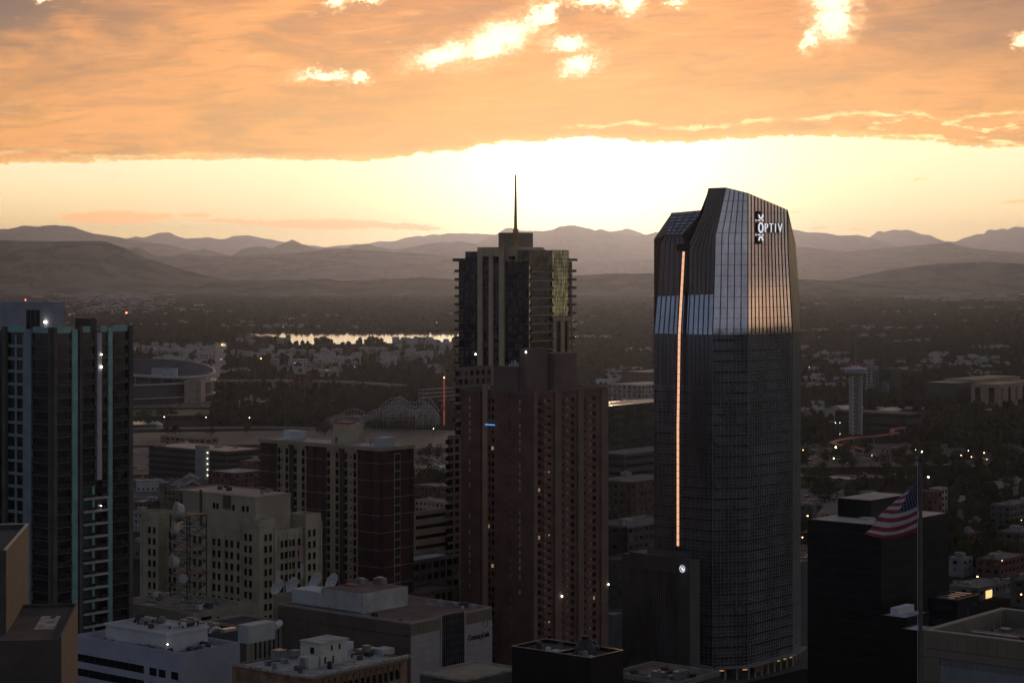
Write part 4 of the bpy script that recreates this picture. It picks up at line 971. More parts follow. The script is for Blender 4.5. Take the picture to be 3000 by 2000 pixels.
# ================================================================ the glass tower
def glassmat(name, col, metal, rough, bumpv, spec=.5, var=.12):
    m = M(name, col, rough, metal, var=var, scale=.12, bump=bumpv, bscale=.16, stretch=(1, 1, .35), spec=spec); return m
G_top = glassmat('coated_blue_glass', (.66,.76,.86), .95, .04, .014)  # tower glass tones differ by wall to paint in what each reflects
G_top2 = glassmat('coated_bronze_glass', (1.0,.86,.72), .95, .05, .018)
G_low = glassmat('tinted_dark_glass', (.11,.12,.14), .3, .22, .012, .6, .4)  # dark tone painted for the dim city reflected in the shaft
G_lowL = glassmat('grey_violet_glass', (.20,.20,.22), .6, .12, .03, .6)  # grey-violet reflection put into the colour of this wall area
G_dark = glassmat('shaded_bronze_glass', (.20,.165,.15), .5, .12, .03, .5)  # dark brown reflection put into the crown glass colour
G_roof = M('solar_panel_glass', (.32,.34,.46), .3, .5, var=.25, scale=.4)
M_mul = M('grey_mullion', (.36,.37,.37), .5, .3, var=.1); M_fin = M('black_fin', (.015,.016,.02), .4, .2, var=0)
T = root('glass_office_tower', (0, 0, 0), 0, 'very tall sculpted blue glass office tower with angled crown and lit company sign', 'tower')
Y1 = 765.0
p1 = at(2088, 800, Y1)
dB = Vector((-math.cos(R(GRID)), math.sin(R(GRID)), 0)); dA = Vector((math.sin(R(GRID)), math.cos(R(GRID)), 0))
def hit(P, d, px):                      # along d from P to the sight line of column px
    u = (px-1500)/F; t = (u*P.y-P.x)/(d.x-u*d.y); return P+d*t
def flat(v): return Vector((v.x, v.y, 0))
P1 = flat(p1); P2 = flat(hit(P1, Vector((math.sin(R(76)), math.cos(R(76)), 0)), 2191)); P3 = flat(hit(P2, dA, 2322)); P4 = flat(hit(P3, Vector((math.sin(R(20.5)), math.cos(R(20.5)), 0)), 2345))
P0 = flat(hit(P1, dB, 1916)); Pm = flat(hit(P1, dB, 2003))
P5 = P4+dB*26; P6 = P0+dA*24
def lvl(P, px, py):                     # move a plan point sideways so that it stands over column px at its depth
    return at(px, py, P.y)
def V3(P, z): return Vector((P.x, P.y, z))
class Face:
    def __init__(s, name, rings, mat, nu, dv, mw=.1, md=.12, hw=.08, hd=.1, mm=None, vert=True, horiz=True, band=False):
        """rings: list of (left, right) points bottom to top"""
        b = MB(); g = MB(); n_ = (rings[0][1]-rings[0][0]).cross(Vector((0, 0, 1))).normalized()
        if n_.y > 0: n_ = -n_
        vs = []; K = 10; rows = []
        for i, ((l0, r0), (l1, r1)) in enumerate(zip(rings, rings[1:])):
            for j in range(0 if i == 0 else 1, 7): rows.append((l0.lerp(l1, j/6), r0.lerp(r1, j/6)))
        for l, r in rows: vs += [tuple(l.lerp(r, q/K)) for q in range(K+1)]
        b.add(vs, [(j*(K+1)+i, j*(K+1)+i+1, (j+1)*(K+1)+i+1, (j+1)*(K+1)+i) for j in range(len(rows)-1) for i in range(K)])
        o = b.build(name, mat, T, smooth=True)
        def pt(u, z):
            for (l0, r0), (l1, r1) in zip(rings, rings[1:]):
                a, c = l0.lerp(r0, u), l1.lerp(r1, u)
                if z <= c.z+1e-6 or (l1, r1) == rings[-1]:
                    t = min(1, max(0, (z-a.z)/max(1e-6, c.z-a.z))); return a.lerp(c, t)
        if vert:
            for k in range(nu+1):
                u = k/nu
                for (l0, r0), (l1, r1) in zip(rings, rings[1:]):
                    a, c = l0.lerp(r0, u), l1.lerp(r1, u); g.bar(a+n_*md/2, c+n_*md/2, mw, md, up=n_)
        if horiz:
            zt = min(rings[-1][0].z, rings[-1][1].z); z = rings[0][0].z+dv*.5
            while z < zt:
                a, c = pt(0, z), pt(1, z)
                if a and c: g.bar(a+n_*hd/2, c+n_*hd/2, hd, hw, up=Vector((0, 0, 1)))
                z += dv
        if band:
            fbm = MB(); zq = rings[0][0].z+2.5
            while zq < rings[-1][0].z-1: fbm.bar(V3(rings[0][0], zq)+n_*.03, V3(rings[0][1], zq)+n_*.03, .1, 1.15, up=Vector((0, 0, 1))); zq += 3.96
            fbm.build('floor_band', M('dark_floor_band', (.012,.013,.016), .3, 0, var=0), o)
        if g.v: g.build('mullion', mm or M_mul, o)
        s.n = n_; s.o = o; s.pt = pt
def z_(py, P): return HC-(py-HY)/F*P.y
zb0 = 5.5
def low(P, py=980): return V3(P, z_(py, P1))
# lower shaft
def SR(A, B, za, zc): return [(V3(A, za), V3(B, za)), (V3(A, zc), V3(B, zc))]
ZC = z_(980, P1)
ZD = z_(1130, P1); Pk = P1+(P0-P1)*.17
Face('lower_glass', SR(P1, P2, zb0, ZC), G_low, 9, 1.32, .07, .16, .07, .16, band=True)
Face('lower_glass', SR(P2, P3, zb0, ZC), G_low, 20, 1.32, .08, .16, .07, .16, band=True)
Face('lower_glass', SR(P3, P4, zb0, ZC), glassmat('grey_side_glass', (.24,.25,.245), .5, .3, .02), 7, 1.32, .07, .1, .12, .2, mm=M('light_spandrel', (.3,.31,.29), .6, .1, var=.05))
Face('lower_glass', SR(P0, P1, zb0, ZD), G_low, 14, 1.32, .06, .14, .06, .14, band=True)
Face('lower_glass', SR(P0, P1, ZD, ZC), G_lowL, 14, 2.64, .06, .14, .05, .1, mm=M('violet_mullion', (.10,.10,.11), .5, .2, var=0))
# upper shaft: each corner slides within the plane of its wall as it rises
d12 = (P2-P1).normalized()
def zat(P, py): return V3(P, HC-(py-HY)/F*P.y)
def c1(py): return hit(P1, d12, float(np.interp(py, [549, 690, 851, 980], [2127, 2096, 2092, 2088])))
def c3(py): return hit(P2, dA, float(np.interp(py, [614, 735, 851, 980], [2306, 2309, 2315, 2322])))
def cl(py, px): return hit(c1(py), dB, px)
Face('upper_glass', [(low(P1), low(P2)), (zat(c1(851), 851), zat(P2, 851)), (zat(c1(690), 690), zat(P2, 700)), (zat(c1(549), 549), zat(P2, 565))], G_top, 5, 4.0, .16, .3, .12, .06, mm=M_fin)
r3 = [(low(P2), low(P3)), (zat(P2, 851), zat(c3(851), 851)), (zat(P2, 700), zat(c3(735), 735)), (zat(P2, 565), zat(c3(614), 614))]
Fs = Face('upper_glass', r3, G_top2, 12, 4.0, .24, .2, .12, .06, mm=M_fin)
Face('upper_glass', [(low(P3), low(P4)), (zat(c3(851), 851), at(2339, 860, P4.y)), (zat(c3(735), 735), at(2330, 715, P4.y)), (zat(c3(614), 614), at(2308, 618, P4.y))], glassmat('side_crown_glass', (.30,.27,.22), .6, .3, .02), 5, 1.6, .07, .1, .1, .12)
Face('upper_glass', [(low(P0), low(P1)), (zat(cl(865, 1925), 868), zat(c1(862), 862))], G_top, 12, 4.0, .16, .3, .05, .06, mm=M_fin)
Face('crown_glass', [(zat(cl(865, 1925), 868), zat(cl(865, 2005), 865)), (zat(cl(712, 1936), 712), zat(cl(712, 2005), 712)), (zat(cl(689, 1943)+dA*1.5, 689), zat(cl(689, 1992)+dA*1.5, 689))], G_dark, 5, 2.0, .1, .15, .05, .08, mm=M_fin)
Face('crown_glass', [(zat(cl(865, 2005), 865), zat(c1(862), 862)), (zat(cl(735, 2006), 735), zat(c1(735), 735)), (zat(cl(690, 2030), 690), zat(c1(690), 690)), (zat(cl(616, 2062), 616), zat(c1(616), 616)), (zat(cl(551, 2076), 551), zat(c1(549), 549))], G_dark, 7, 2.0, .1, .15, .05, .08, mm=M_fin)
cb = MB()
def qd(*p): cb.add([tuple(x) for x in p], [tuple(range(len(p)))])
# backs, roofs and the notch, so that the tower is closed from every side
tl, tr_ = zat(cl(689, 1943)+dA*1.5, 689), zat(cl(689, 1992)+dA*1.5, 689)
bl_ = at(1967, 625, P0.y+20)+Vector((0,0,0)); br = at(2061, 617, Pm.y+22)
rfm = MB(); rfm.add([tuple(tl), tuple(tr_), tuple(br), tuple(bl_)], [(0,1,2,3)]); ro = rfm.build('sloped_glass_roof', G_roof, T)
g = MB(); nn = (tr_-tl).cross(bl_-tl).normalized()
for k in range(8):
    g.bar(tl.lerp(bl_, k/7)+nn*.1, tr_.lerp(br, k/7)+nn*.1, .22, .2, up=nn); 
for k in range(5): g.bar(tl.lerp(tr_, k/4)+nn*.1, bl_.lerp(br, k/4)+nn*.1, .2, .2, up=nn)
g.build('mullion', M_fin, ro)
Bk = V3(P0+dA*24, 0); Bm = V3(Pm+dA*24, 0)
qd(V3(P0, 0), V3(P0, z_(700, P0)), V3(P0+dA*24, bl_.z), V3(P0+dA*24, 0))
qd(bl_, br, V3(Bm, 0), V3(Bk, 0)); qd(tl, bl_, V3(P0+dA*24, bl_.z), V3(P0, z_(700, P0)))
qd(tr_, br, zat(cl(735, 2006)+dA*.3, 735), zat(cl(712, 2005)+dA*.3, 712))
A5 = at(2308, 618, P4.y); B5 = V3(P5, A5.z+2); C5 = V3(Pm+dA*24, 170)
tb = [zat(cl(551, 2076), 551), zat(c1(549), 549), zat(P2, 565), zat(c3(614), 614), at(2308, 618, P4.y)]
Q = V3(Pm+dA*20, tb[0].z-3); Q2 = V3(P4+dB*20, tb[4].z-1)
qd(*[p-Vector((0,0,.3)) for p in tb], Q2, Q)
qd(at(2330, 715, P4.y), tb[4], Q2, V3(P4+dB*20, 150)); qd(V3(P4, 0), at(2339, 860, P4.y), V3(P4+dB*20, 140), V3(P4+dB*20, 0))
qd(V3(P4+dB*20, 0), V3(P4+dB*20, 150), Q2, Q, V3(Pm+dA*20, 0)); qd(zat(cl(735, 2006)+dA*.4, 735), tb[0]+dA*.4, Q, V3(Pm+dA*20, 150)) 
qd(V3(P0, 0), V3(P1, 0), V3(P1, zb0), V3(P0, zb0))
cb.build('rear_cladding', glassmat('rear_dark_glass', (.05,.05,.055), .4, .3, .02), T)
# light strip on the left face
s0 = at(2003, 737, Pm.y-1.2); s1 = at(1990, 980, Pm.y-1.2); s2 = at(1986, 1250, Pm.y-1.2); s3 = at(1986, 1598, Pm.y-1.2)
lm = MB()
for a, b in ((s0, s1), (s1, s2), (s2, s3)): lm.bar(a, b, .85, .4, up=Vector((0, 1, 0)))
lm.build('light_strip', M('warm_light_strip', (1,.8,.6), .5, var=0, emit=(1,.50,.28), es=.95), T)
fr = MB()
for dx in (-.75, .75):
    for a, b in ((s0, s1), (s1, s2), (s2, s3)): fr.bar(a+Vector((dx, .3, 0)), b+Vector((dx, .3, 0)), .35, .9, up=Vector((0, 1, 0)))
for k in range(46):
    zj = s0.z-2-k*2.6
    if zj < s3.z: break
    xj = float(np.interp(zj, [s3.z, s2.z, s1.z, s0.z], [s3.x, s2.x, s1.x, s0.x])); fr.box(xj-.5, xj+.5, s0.y-.3, s0.y+.1, zj-.06, zj+.06)
fr.build('light_strip_frame', M_fin, T)
nb = MB(); c0 = at(2001, 724, Pm.y-.2); nb.box(c0.x-2.5, c0.x+4, c0.y-.6, c0.y, c0.z-1.6, c0.z+1.2); nb.build('notch_box', M_black, T)
nb = MB(); nb.bar(at(1965, 720, P0.y+10)+Vector((0,-9,0)), at(1990, 720, P0.y)+Vector((0,-9.2,0)), .35, .2); nb.build('reflected_light_bar', M('pale_bar', (.7,.6,.5), .4, var=0), T) if False else None
# sign on the right-hand face
sg = root('company_sign', (0, 0, 0), 0, 'white company lettering with flower-like emblem high on the glass tower', 'sign') if False else T
M_let = M('white_sign_letters', (.8,.8,.8), .5, var=0, emit=(.9,.92,1), es=.75)
uu = lambda px: None
def on_face(px, py):
    best = None
    for k in range(0, 201):
        u = k/200; l, r = r3[1][0].lerp(r3[3][0], .6), r3[1][1].lerp(r3[3][1], .6); p = l.lerp(r, u); c = 1500+p.x/p.y*F
        if best is None or abs(c-px) < best[0]: best = (abs(c-px), p)
    p = best[1]; return Vector((p.x, p.y, HC-(py-HY)/F*p.y))+Fs.n*.75
frot = math.atan2(dA.y, dA.x)
def letters(s, pxa, py, hpx, nm):
    P = on_face(pxa, py); zs_ = hpx/F*P.y/.70
    for mt_, dx_, dn_, of_, nm_ in ((M_let, 0, 0, -.012, nm), (M_sign, -.55, -.35, .03, 'letter_backing')):  # second copy: dark, offset, painted in as the letter's side and shadow
        o = text(s, 1.0, P+dA*dx_+Fs.n*dn_, T, mt_, nm_, ext=.12, off=of_); o.scale = (zs_*1.02, zs_, 1); o.rotation_euler = (R(90), 0, frot)
    return o
for ch, px_, h_ in (('P', 2240, 27), ('T', 2254.5, 27), ('I', 2267, 27), ('V', 2280.5, 27)): letters(ch, px_, 669, h_, 'sign_letter')
c = on_face(2223.5, 667); em = MB(); ea = dA; 
def el_(rx, rz, a0, a1, cz, wd, cxo=0, n=14):
    for i in range(n):
        t0, t1 = a0+(a1-a0)*i/n, a0+(a1-a0)*(i+1)/n
        f_ = lambda t: c+ea*(cxo+rx*math.cos(t))+Vector((0, 0, cz+rz*math.sin(t)))
        em.bar(f_(t0), f_(t1), wd, .5, up=Fs.n)
el_(1.45, 1.75, 0, 2*math.pi, 0, .5, n=20)
em.build('sign_letter', M_let, T)
em = MB(); c = c-dA*.6-Fs.n*.3; el_(1.35, 1.75, 0, 2*math.pi, 0, .9, n=20); el_(1.2, 1.2, 0, 2*math.pi, 4.6, .9); el_(1.2, 1.2, 0, 2*math.pi, -4.6, .9); em.build('letter_backing', M_sign, T); c = c+dA*.6+Fs.n*.3  # dark offset copy as the shadow of ring and emblem
em = MB()
el_(1.35, 1.5, math.pi*1.02, math.pi*1.98, 5.0, .5); em.bar(c+ea*-1.7+Vector((0,0,2.7)), c+ea*-.9+Vector((0,0,2.9)), .3, .5, up=Fs.n); em.bar(c+ea*1.7+Vector((0,0,2.7)), c+ea*.9+Vector((0,0,2.9)), .3, .5, up=Fs.n)
el_(1.35, 1.5, math.pi*.02, math.pi*.98, -5.0, .5); em.bar(c+ea*-1.7+Vector((0,0,-2.7)), c+ea*-.9+Vector((0,0,-2.9)), .3, .5, up=Fs.n); em.bar(c+ea*1.7+Vector((0,0,-2.7)), c+ea*.9+Vector((0,0,-2.9)), .3, .5, up=Fs.n)
em.build('emblem', M_let, T)
# podium wings
Sp = Site(2021, 745, 1842, 2050, 50); Hp = Sp.z(1641)
pw = put('podium_wing', None, T, (Sp.X, Sp.Y, 0), (0, 0, Sp.rz))
M_pod = M('charcoal_podium', (.085,.085,.085), .6, scale=.15, var=.12)
MB().box(0, Sp.wa, 0, Sp.wb, 0, Hp-.8).box(0, Sp.wa, 0, .5, Hp-.8, Hp).box(0, .5, .5, Sp.wb, Hp-.8, Hp).build('wall', M_pod, pw)
MB().box(.5, Sp.wa, .5, Sp.wb, Hp-.8, Hp-.6).build('roof', M('podium_roof', (.22,.2,.18), .9), pw)
gl_ = MB().fb('L', Sp.s('L', 1985), Sp.s('L', 1848), 8, Hp-5.5, -.1, .08); gl_.build('glass_panel', G_low, pw)
mu = MB(); a, b = Sp.s('L', 1985), Sp.s('L', 1848)
for k in range(25): s_ = a+(b-a)*k/24; mu.fb('L', s_-.05, s_+.05, 8, Hp-5.5, .05, .25)
for k in range(22): mu.fb('L', a, b, 8+k*2, 8.08+k*2, .05, .2)
mu.build('mullion', M('dark_mullion', (.05,.05,.05), .5, .3, var=0), pw)
MB().box(4, Sp.wa-1, 6, Sp.wb-6, Hp-.6, Hp+1.6).build('plant_box', M('podium_plant', (.12,.11,.1), .8), pw)
ring_ = MB(); cy_, cz_ = Sp.s('L', 2001), Sp.z(1668)
for i in range(20):
    a0, a1 = 2*math.pi*i/20, 2*math.pi*(i+1)/20
    ring_.bar((-.4, cy_+1.25*math.cos(a0), cz_+1.25*math.sin(a0)), (-.4, cy_+1.25*math.cos(a1), cz_+1.25*math.sin(a1)), .16, .2, up=Vector((1,0,0)))
for a, b in (((.7,.7),(.1,-.1)), ((.1,-.1),(-.9,-.3)), ((-.9,-.3),(-.2,.1)), ((.1,-.1),(-.1,-.8)), ((.4,.2),(-.5,.5)), ((0,-.1),(-.7,-.75))):
    ring_.bar((-.4, cy_+a[0], cz_+a[1]), (-.4, cy_+b[0], cz_+b[1]), .3, .2, up=Vector((1,0,0)))
ring_.build('round_emblem', M_let, pw)
Sw = Site(1857, 770, 1822, 1925, GRID); pw2 = put('podium_wing', None, T, (Sw.X, Sw.Y, 0), (0, 0, Sw.rz)); Hq = Sw.z(1625)
MB().box(0, Sw.wa, 0, Sw.wb, 0, Hq).build('wall', M_pod, pw2); MB().box(.4, Sw.wa-.4, .4, Sw.wb-.4, Hq+.01, Hq+.2).build('roof', MATS['podium_roof'], pw2)
Sw = Site(2330, 808, 2322, 2368, GRID); pw3 = put('podium_wing', None, T, (Sw.X, Sw.Y, 0), (0, 0, Sw.rz)); Hq = Sw.z(1650)
MB().box(0, Sw.wa, 0, Sw.wb+4, 0, Hq).build('wall', M_pod, pw3); MB().box(-.2, Sw.wa+.3, -.3, .3, Hq+.01, Hq+.5).build('parapet', M_conc, pw3)
mu = MB()
for k in range(6): mu.fb('R', 1+k*1.4, 1.1+k*1.4, 2, Hq-.5, -.05, .2)
mu.build('mullion', M_mul, pw3)
# street level: canopy, columns and warm shopfronts
can = MB(); off = Vector((0, -2.0, 0))
pl_ = [P0+off, P1+off+Vector((0,-1,0)), P2+off+Vector((0,-1,0)), P3+off, P4+Vector((1,0,0))]
for a, b in zip(pl_, pl_[1:]): can.bar(V3(a, 5.2), V3(b, 5.2), 3.6, .5)
can.build('canopy', M('pale_canopy', (.3,.26,.24), .7), T)
for a, b in zip(pl_[1:], pl_[2:]):
    n = max(1, int((b-a).length/4.5))
    for k in range(n):
        p = a.lerp(b, k/n); MB().box(p.x-.35, p.x+.35, p.y-.35, p.y+.35, 0, 4.95).build('column', M('pale_column', (.4,.34,.28), .8, var=.1), T)
        q = a.lerp(b, (k+.5)/n); q2 = a.lerp(b, (k+.9)/n)
        if random.random() < .6: s_ = MB(); s_.bar(V3(q, 3.9)+Vector((0,1.0,0)), V3(q2, 3.9)+Vector((0,1.0,0)), .15, .5); s_.build('shop_light', M('shop_glow', (.8,.5,.3), .5, var=0, emit=(1,.5,.22), es=.35), T)
sf = MB()
for a, b in zip((P1, P2, P3), (P2, P3, P4)): sf.bar(V3(a, 2.4)+Vector((0,.4,0)), V3(b, 2.4)+Vector((0,.4,0)), .2, 4.7)
sf.build('shopfront', M('dark_shopfront', (.05,.035,.03), .4, var=.4, scale=.4), T)
rdp = MB(); a, b = P2.lerp(P3, .12), P2.lerp(P3, .32); rdp.bar(V3(a, 3.6)+Vector((0,-2.9,0)), V3(b, 3.6)+Vector((0,-2.9,0)), .2, 3.0); rdp.build('red_banner', M('dim_red_banner', (.2,.06,.07), .8, var=.1), T)
cr_ = V3(P1, 2.6)+Vector((-8.5,-4.5,0)); MB().box(cr_.x-.35, cr_.x+.35, cr_.y-.2, cr_.y+.2, 0, 5.2).build('lit_column', M('lit_column_glow', (.9,.6,.35), .5, var=0, emit=(1,.55,.2), es=.6), T)

# ================================================================ black block on the right, flag and neighbours
S = Site(2581, 560, 2366, 2780); H = S.z(1541)
rt = S.root('black_office_block', 'plain black office block with a pale sunlit flat roof, behind the flag', 'building')
wa, wb = S.wa, S.wb
MB().box(0, wa, 0, wb, 0, H).build('wall', M_black, rt)
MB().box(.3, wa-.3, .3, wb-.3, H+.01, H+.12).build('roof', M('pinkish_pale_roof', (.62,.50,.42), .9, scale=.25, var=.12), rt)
MB().box(0, wa, 0, .3, H+.01, H+.25).box(0, .3, .3, wb, H+.01, H+.25).build('coping', M_dmetal, rt)
MB().box(wa*.30, wa*.82, wb*.42, wb*.88, H+.12, H+5.3).build('penthouse', M_black, rt)
MB().box(wa*.30+.3, wa*.82-.3, wb*.42+.3, wb*.88-.3, H+5.31, H+5.4).build('penthouse_roof', MATS['pinkish_pale_roof'], rt)
MB().box(wa*.2, wa*.28, wb*.35, wb*.5, H+.12, H+.8).build('rooftop_unit', M('pale_blue_unit', (.5,.55,.6), .7), rt)
fl_ = MB()
for k in range(14): fl_.fb('R', 0, wa, H-3.5*k-2.4, H-3.5*k-2.3, -.05, .04); fl_.fb('L', 0, wb, H-3.5*k-2.4, H-3.5*k-2.3, -.05, .04)
fl_.build('floor_line', M('faint_floor_line', (.03,.03,.032), .5, var=0), rt)
S = building('stepped_black_annex', 'low black annex with pale roof terrace and white wall, in front of the black block', 'building', 2655, 520, 2580, 2722, 1809, wall=M_black, roof=M('cool_pale_roof', (.42,.42,.47), .9, scale=.3), win=None, par=.25)
MB().box(S.wa*.2, S.wa*.9, S.wb*.5, S.wb*.8, S.H-.1, S.H+1.7).build('parapet', M_white, S.rt)
S = building('lower_black_annex', 'lowest black annex with narrow pale roof beside the flagpole', 'building', 2690, 500, 2640, 2735, 1846, wall=M_black, roof=MATS['cool_pale_roof'], win=None, par=.25)
S = building('dark_rooftop_building', 'dark building with skylight strips across its roof, right of the black block', 'building', 2803, 560, 2720, 2870, 1757, wall=M_black, roof=M_roofd, win='band', fl=4, glass=M('dim_blue_glass', (.03,.035,.05), .2, var=.2), par=.5)
for k in range(4): MB().box(2+k*3.2, 3.2+k*3.2, 2, S.wb-2, S.H-.4, S.H+.05).build('skylight', M('skylight_glass', (.25,.28,.32), .25, .2, var=.2), S.rt)
S = building('corrugated_wall_building', 'beige building with a grey corrugated wall panel and sunken roof, lower right corner', 'building', 3260, 330, 2705, 3400, 1916, wall=M('olive_beige', (.22,.185,.135), .85, scale=.1, var=.08), roof=M('dark_beige_roof', (.12,.11,.09), .95), win=None, par=3.4)
COL.objects.unlink(S.rt)
for c_ in list(S.rt.children): bpy.data.objects.remove(c_)
bpy.data.objects.remove(S.rt)
# its near corner is outside the frame: build it from the left corner (2705,1845) along both walls
Sx = Site(2705, 400, 2600, 3060); Hx = Sx.z(1846)
rt = root('corrugated_wall_building', (Sx.X, Sx.Y, 0), Sx.rz-math.pi/2-R(0), 'beige building with a grey corrugated wall panel and sunken roof, lower right corner', 'building')
# local: x runs right and towards the viewer (face in view is y=0), y runs right and away
WX_, WY_ = 60.0, 34.0; M_ob = MATS['olive_beige']
b = MB().box(0, WX_, 0, WY_, 0, Hx-3.2); t = 1.2
b.box(0, WX_, 0, t, Hx-3.2, Hx); b.box(0, t, t, WY_, Hx-3.2, Hx); b.box(WX_-t, WX_, t, WY_, Hx-3.2, Hx); b.box(t, WX_-t, WY_-t, WY_, Hx-3.2, Hx); b.build('wall', M_ob, rt)
MB().box(-.1, WX_+.1, -.1, t+.05, Hx+.01, Hx+.22).box(-.1, t+.05, t+.05, WY_+.1, Hx+.01, Hx+.22).box(t+.05, WX_, WY_-t, WY_+.1, Hx+.01, Hx+.22).build('coping', M('grey_beige_coping', (.30,.28,.23), .7, var=.06), rt)
MB().box(t, WX_-t, t, WY_-t, Hx-3.2, Hx-3.1).build('roof', MATS['dark_beige_roof'], rt)
cw = MB(); x = 3.8
while x < WX_-.5: cw.add([(x,-.02,0),(x+.18,-.16,0),(x+.36,-.02,0),(x,-.02,Hx-5.2),(x+.18,-.16,Hx-5.2),(x+.36,-.02,Hx-5.2)], [(0,1,4,3),(1,2,5,4),(3,4,5)]); x += .38
cw.build('corrugated_panel', M('grey_corrugated', (.30,.31,.35), .6, .2, var=.08), rt)
jt = MB()
for z in (Hx-3.3, Hx-4.95, Hx-9.8): jt.box(0, 3.7 if z < Hx-6 else WX_, -.03, .02, z-.07, z+.07)
for k in range(12): jt.box(1+k*2.1, 1.05+k*2.1, -.02, .02, Hx-3.2, Hx-.3)
jt.box(3.5, WX_, -.08, .02, Hx-5.2, Hx-6.35)
jt.build('joint', M('olive_joint', (.08,.07,.05), .9, var=0), rt)
for (x0, x1, y0, y1, z0, z1, mt) in ((6,16,8,9,-3.1,-.6,M_metal),(10,30,14,22,-3.1,-1.4,M_roofd),(20,40,4,5,-3.1,-1.8,M_dmetal),(7,9,18,20,-3.1,-1.2,M_metal),(3,24,11.5,11.9,-1.2,-.9,M_metal),(14,30,26,30,-3.1,-.5,M_ob)):
    MB().box(x0, x1, y0, y1, Hx+z0, Hx+z1).build('rooftop_unit', mt, rt)
for (x, y) in ((5, 9), (8.5, 16), (12, 6), (4, 20)): MB().cyl(x, y, Hx-3.1, Hx+random.uniform(1.0, 3.5), .07, .05, 6).build('roof_pole', M_metal, rt)

dress(rt, 2, 40, 2, 30, Hx-3.08, 22, 6, 6)
# flagpole on an off-frame roof just below
P = at(2697, 800, 100); zr = 124.0
hr = root('near_roof_building', (P.x-8, 96, 0), 0, 'tall grey building whose roof carries the flagpole, just below the picture', 'building')
MB().box(0, 18, 0, 22, 0, zr-.4).build('wall', M_grey, hr); MB().box(.3, 17.7, .3, 21.7, zr-.4, zr).build('roof', M_roof, hr)
fpz = HC-(1352-HY)/F*100
fpole = root('flagpole', (P.x, P.y, zr), 0, 'slender grey-brown flagpole rising from below the picture in front of the black block', 'flagpole')
MB().cyl(0, 0, 0, fpz-zr, .125, .085, 14).build('pole', M('weathered_pole', (.12,.11,.085), .6, .1, var=.15, scale=1), fpole, smooth=False)
MB().cyl(0, 0, fpz-zr, fpz-zr+.12, .2, .2, 14).cyl(0, 0, fpz-zr+.12, fpz-zr+.4, .12, .04, 10).build('finial', M_dmetal, fpole)
MB().bar((-.15, -.02, 1), (-.15, -.02, fpz-zr-.1), .02).build('halyard', M_white, fpole)
# flag
def fpt(u, v):                          # u hoist to fly, v bottom to top, in photo columns and rows
    hb_, ht = (2690, 1553), (2690, 1398)
    bot = [(2690,1553),(2655,1560),(2618,1566),(2580,1569),(2530,1563)]
    fly = [(2530,1563),(2549,1550),(2566,1520),(2588,1496),(2612,1476),(2632,1458),(2650,1440)]
    top = [(2690,1398),(2682,1408),(2672,1418),(2661,1429),(2650,1440)]
    def sm(a, t):
        t = t*(len(a)-1); i = min(int(t), len(a)-2); f_ = t-i; return (a[i][0]*(1-f_)+a[i+1][0]*f_, a[i][1]*(1-f_)+a[i+1][1]*f_)
    B_, T_, E_ = sm(bot, u), sm(top, u), sm(fly, v); H_ = (2690, 1553+(1398-1553)*v)
    x = (1-v)*B_[0]+v*T_[0]+(1-u)*H_[0]+u*E_[0]-((1-u)*(1-v)*2690+u*(1-v)*2530+(1-u)*v*2690+u*v*2650)
    y = (1-v)*B_[1]+v*T_[1]+(1-u)*H_[1]+u*E_[1]-((1-u)*(1-v)*1553+u*(1-v)*1563+(1-u)*v*1398+u*v*1440)
    y += math.sin(u*math.pi)*(7*(1-v)+2)
    Yd = 100+u*(.10+.9*v)+.17*math.sin(u*7+v*2.2)*u+.05*math.sin(u*17-v*5)*u
    return at(x, y, Yd)
fm = MB(); nu, nv = 40, 52
for j in range(nv+1):
    for i in range(nu+1): fm.v.append(tuple(fpt(i/nu, j/nv)))
for j in range(nv):
    for i in range(nu):
        fm.f.append((j*(nu+1)+i, j*(nu+1)+i+1, (j+1)*(nu+1)+i+1, (j+1)*(nu+1)+i))
        row = int(j/nv*13); canton = (row >= 6 and i/nu < .6); fm.m.append(2 if canton else (0 if row % 2 == 0 else 1))
fo = tag(fm.build('flag', [M('flag_red', (.26,.035,.045), .9, var=.12, scale=2), M('flag_white', (.48,.41,.41), .9, var=.08, scale=2), M('flag_blue', (.018,.022,.07), .9, var=.1, scale=2)], smooth=True), 'red and white striped flag with a starry blue canton drooping from the flagpole', 'flag')
stars = MB()
for rI in range(9):
    nst = 6 if rI % 2 == 0 else 5
    for cI in range(nst):
        u_ = .6*((cI+.5)/6 if nst == 6 else (cI+1)/6); v_ = 6/13+7/13*(rI+.5)/9
        c0 = fpt(u_, v_)+Vector((0,-.02,0)); du = (fpt(u_+.01, v_)-fpt(u_, v_)); dv = (fpt(u_, v_+.01)-fpt(u_, v_)); du.normalize(); dv.normalize()
        pts = []
        for k in range(10):
            r_ = .05 if k % 2 == 0 else .02; a_ = math.pi/2+k*math.pi/5; p_ = c0+du*r_*math.cos(a_)+dv*r_*math.sin(a_); pts.append(tuple(p_))
        stars.add(pts, [tuple(range(10))])
stars.build('star_field', MATS['flag_white'], fo)

# ---- black box with cooling tower, bottom centre
S = Site(1730, 470, 1500, 1826); H = S.z(1926)
rt = S.root('black_rooftop_block', 'black cube-shaped building top with bright thin edge trim and a round cooling tower, bottom centre', 'building')
wa, wb = S.wa, S.wb; zl = H-.9
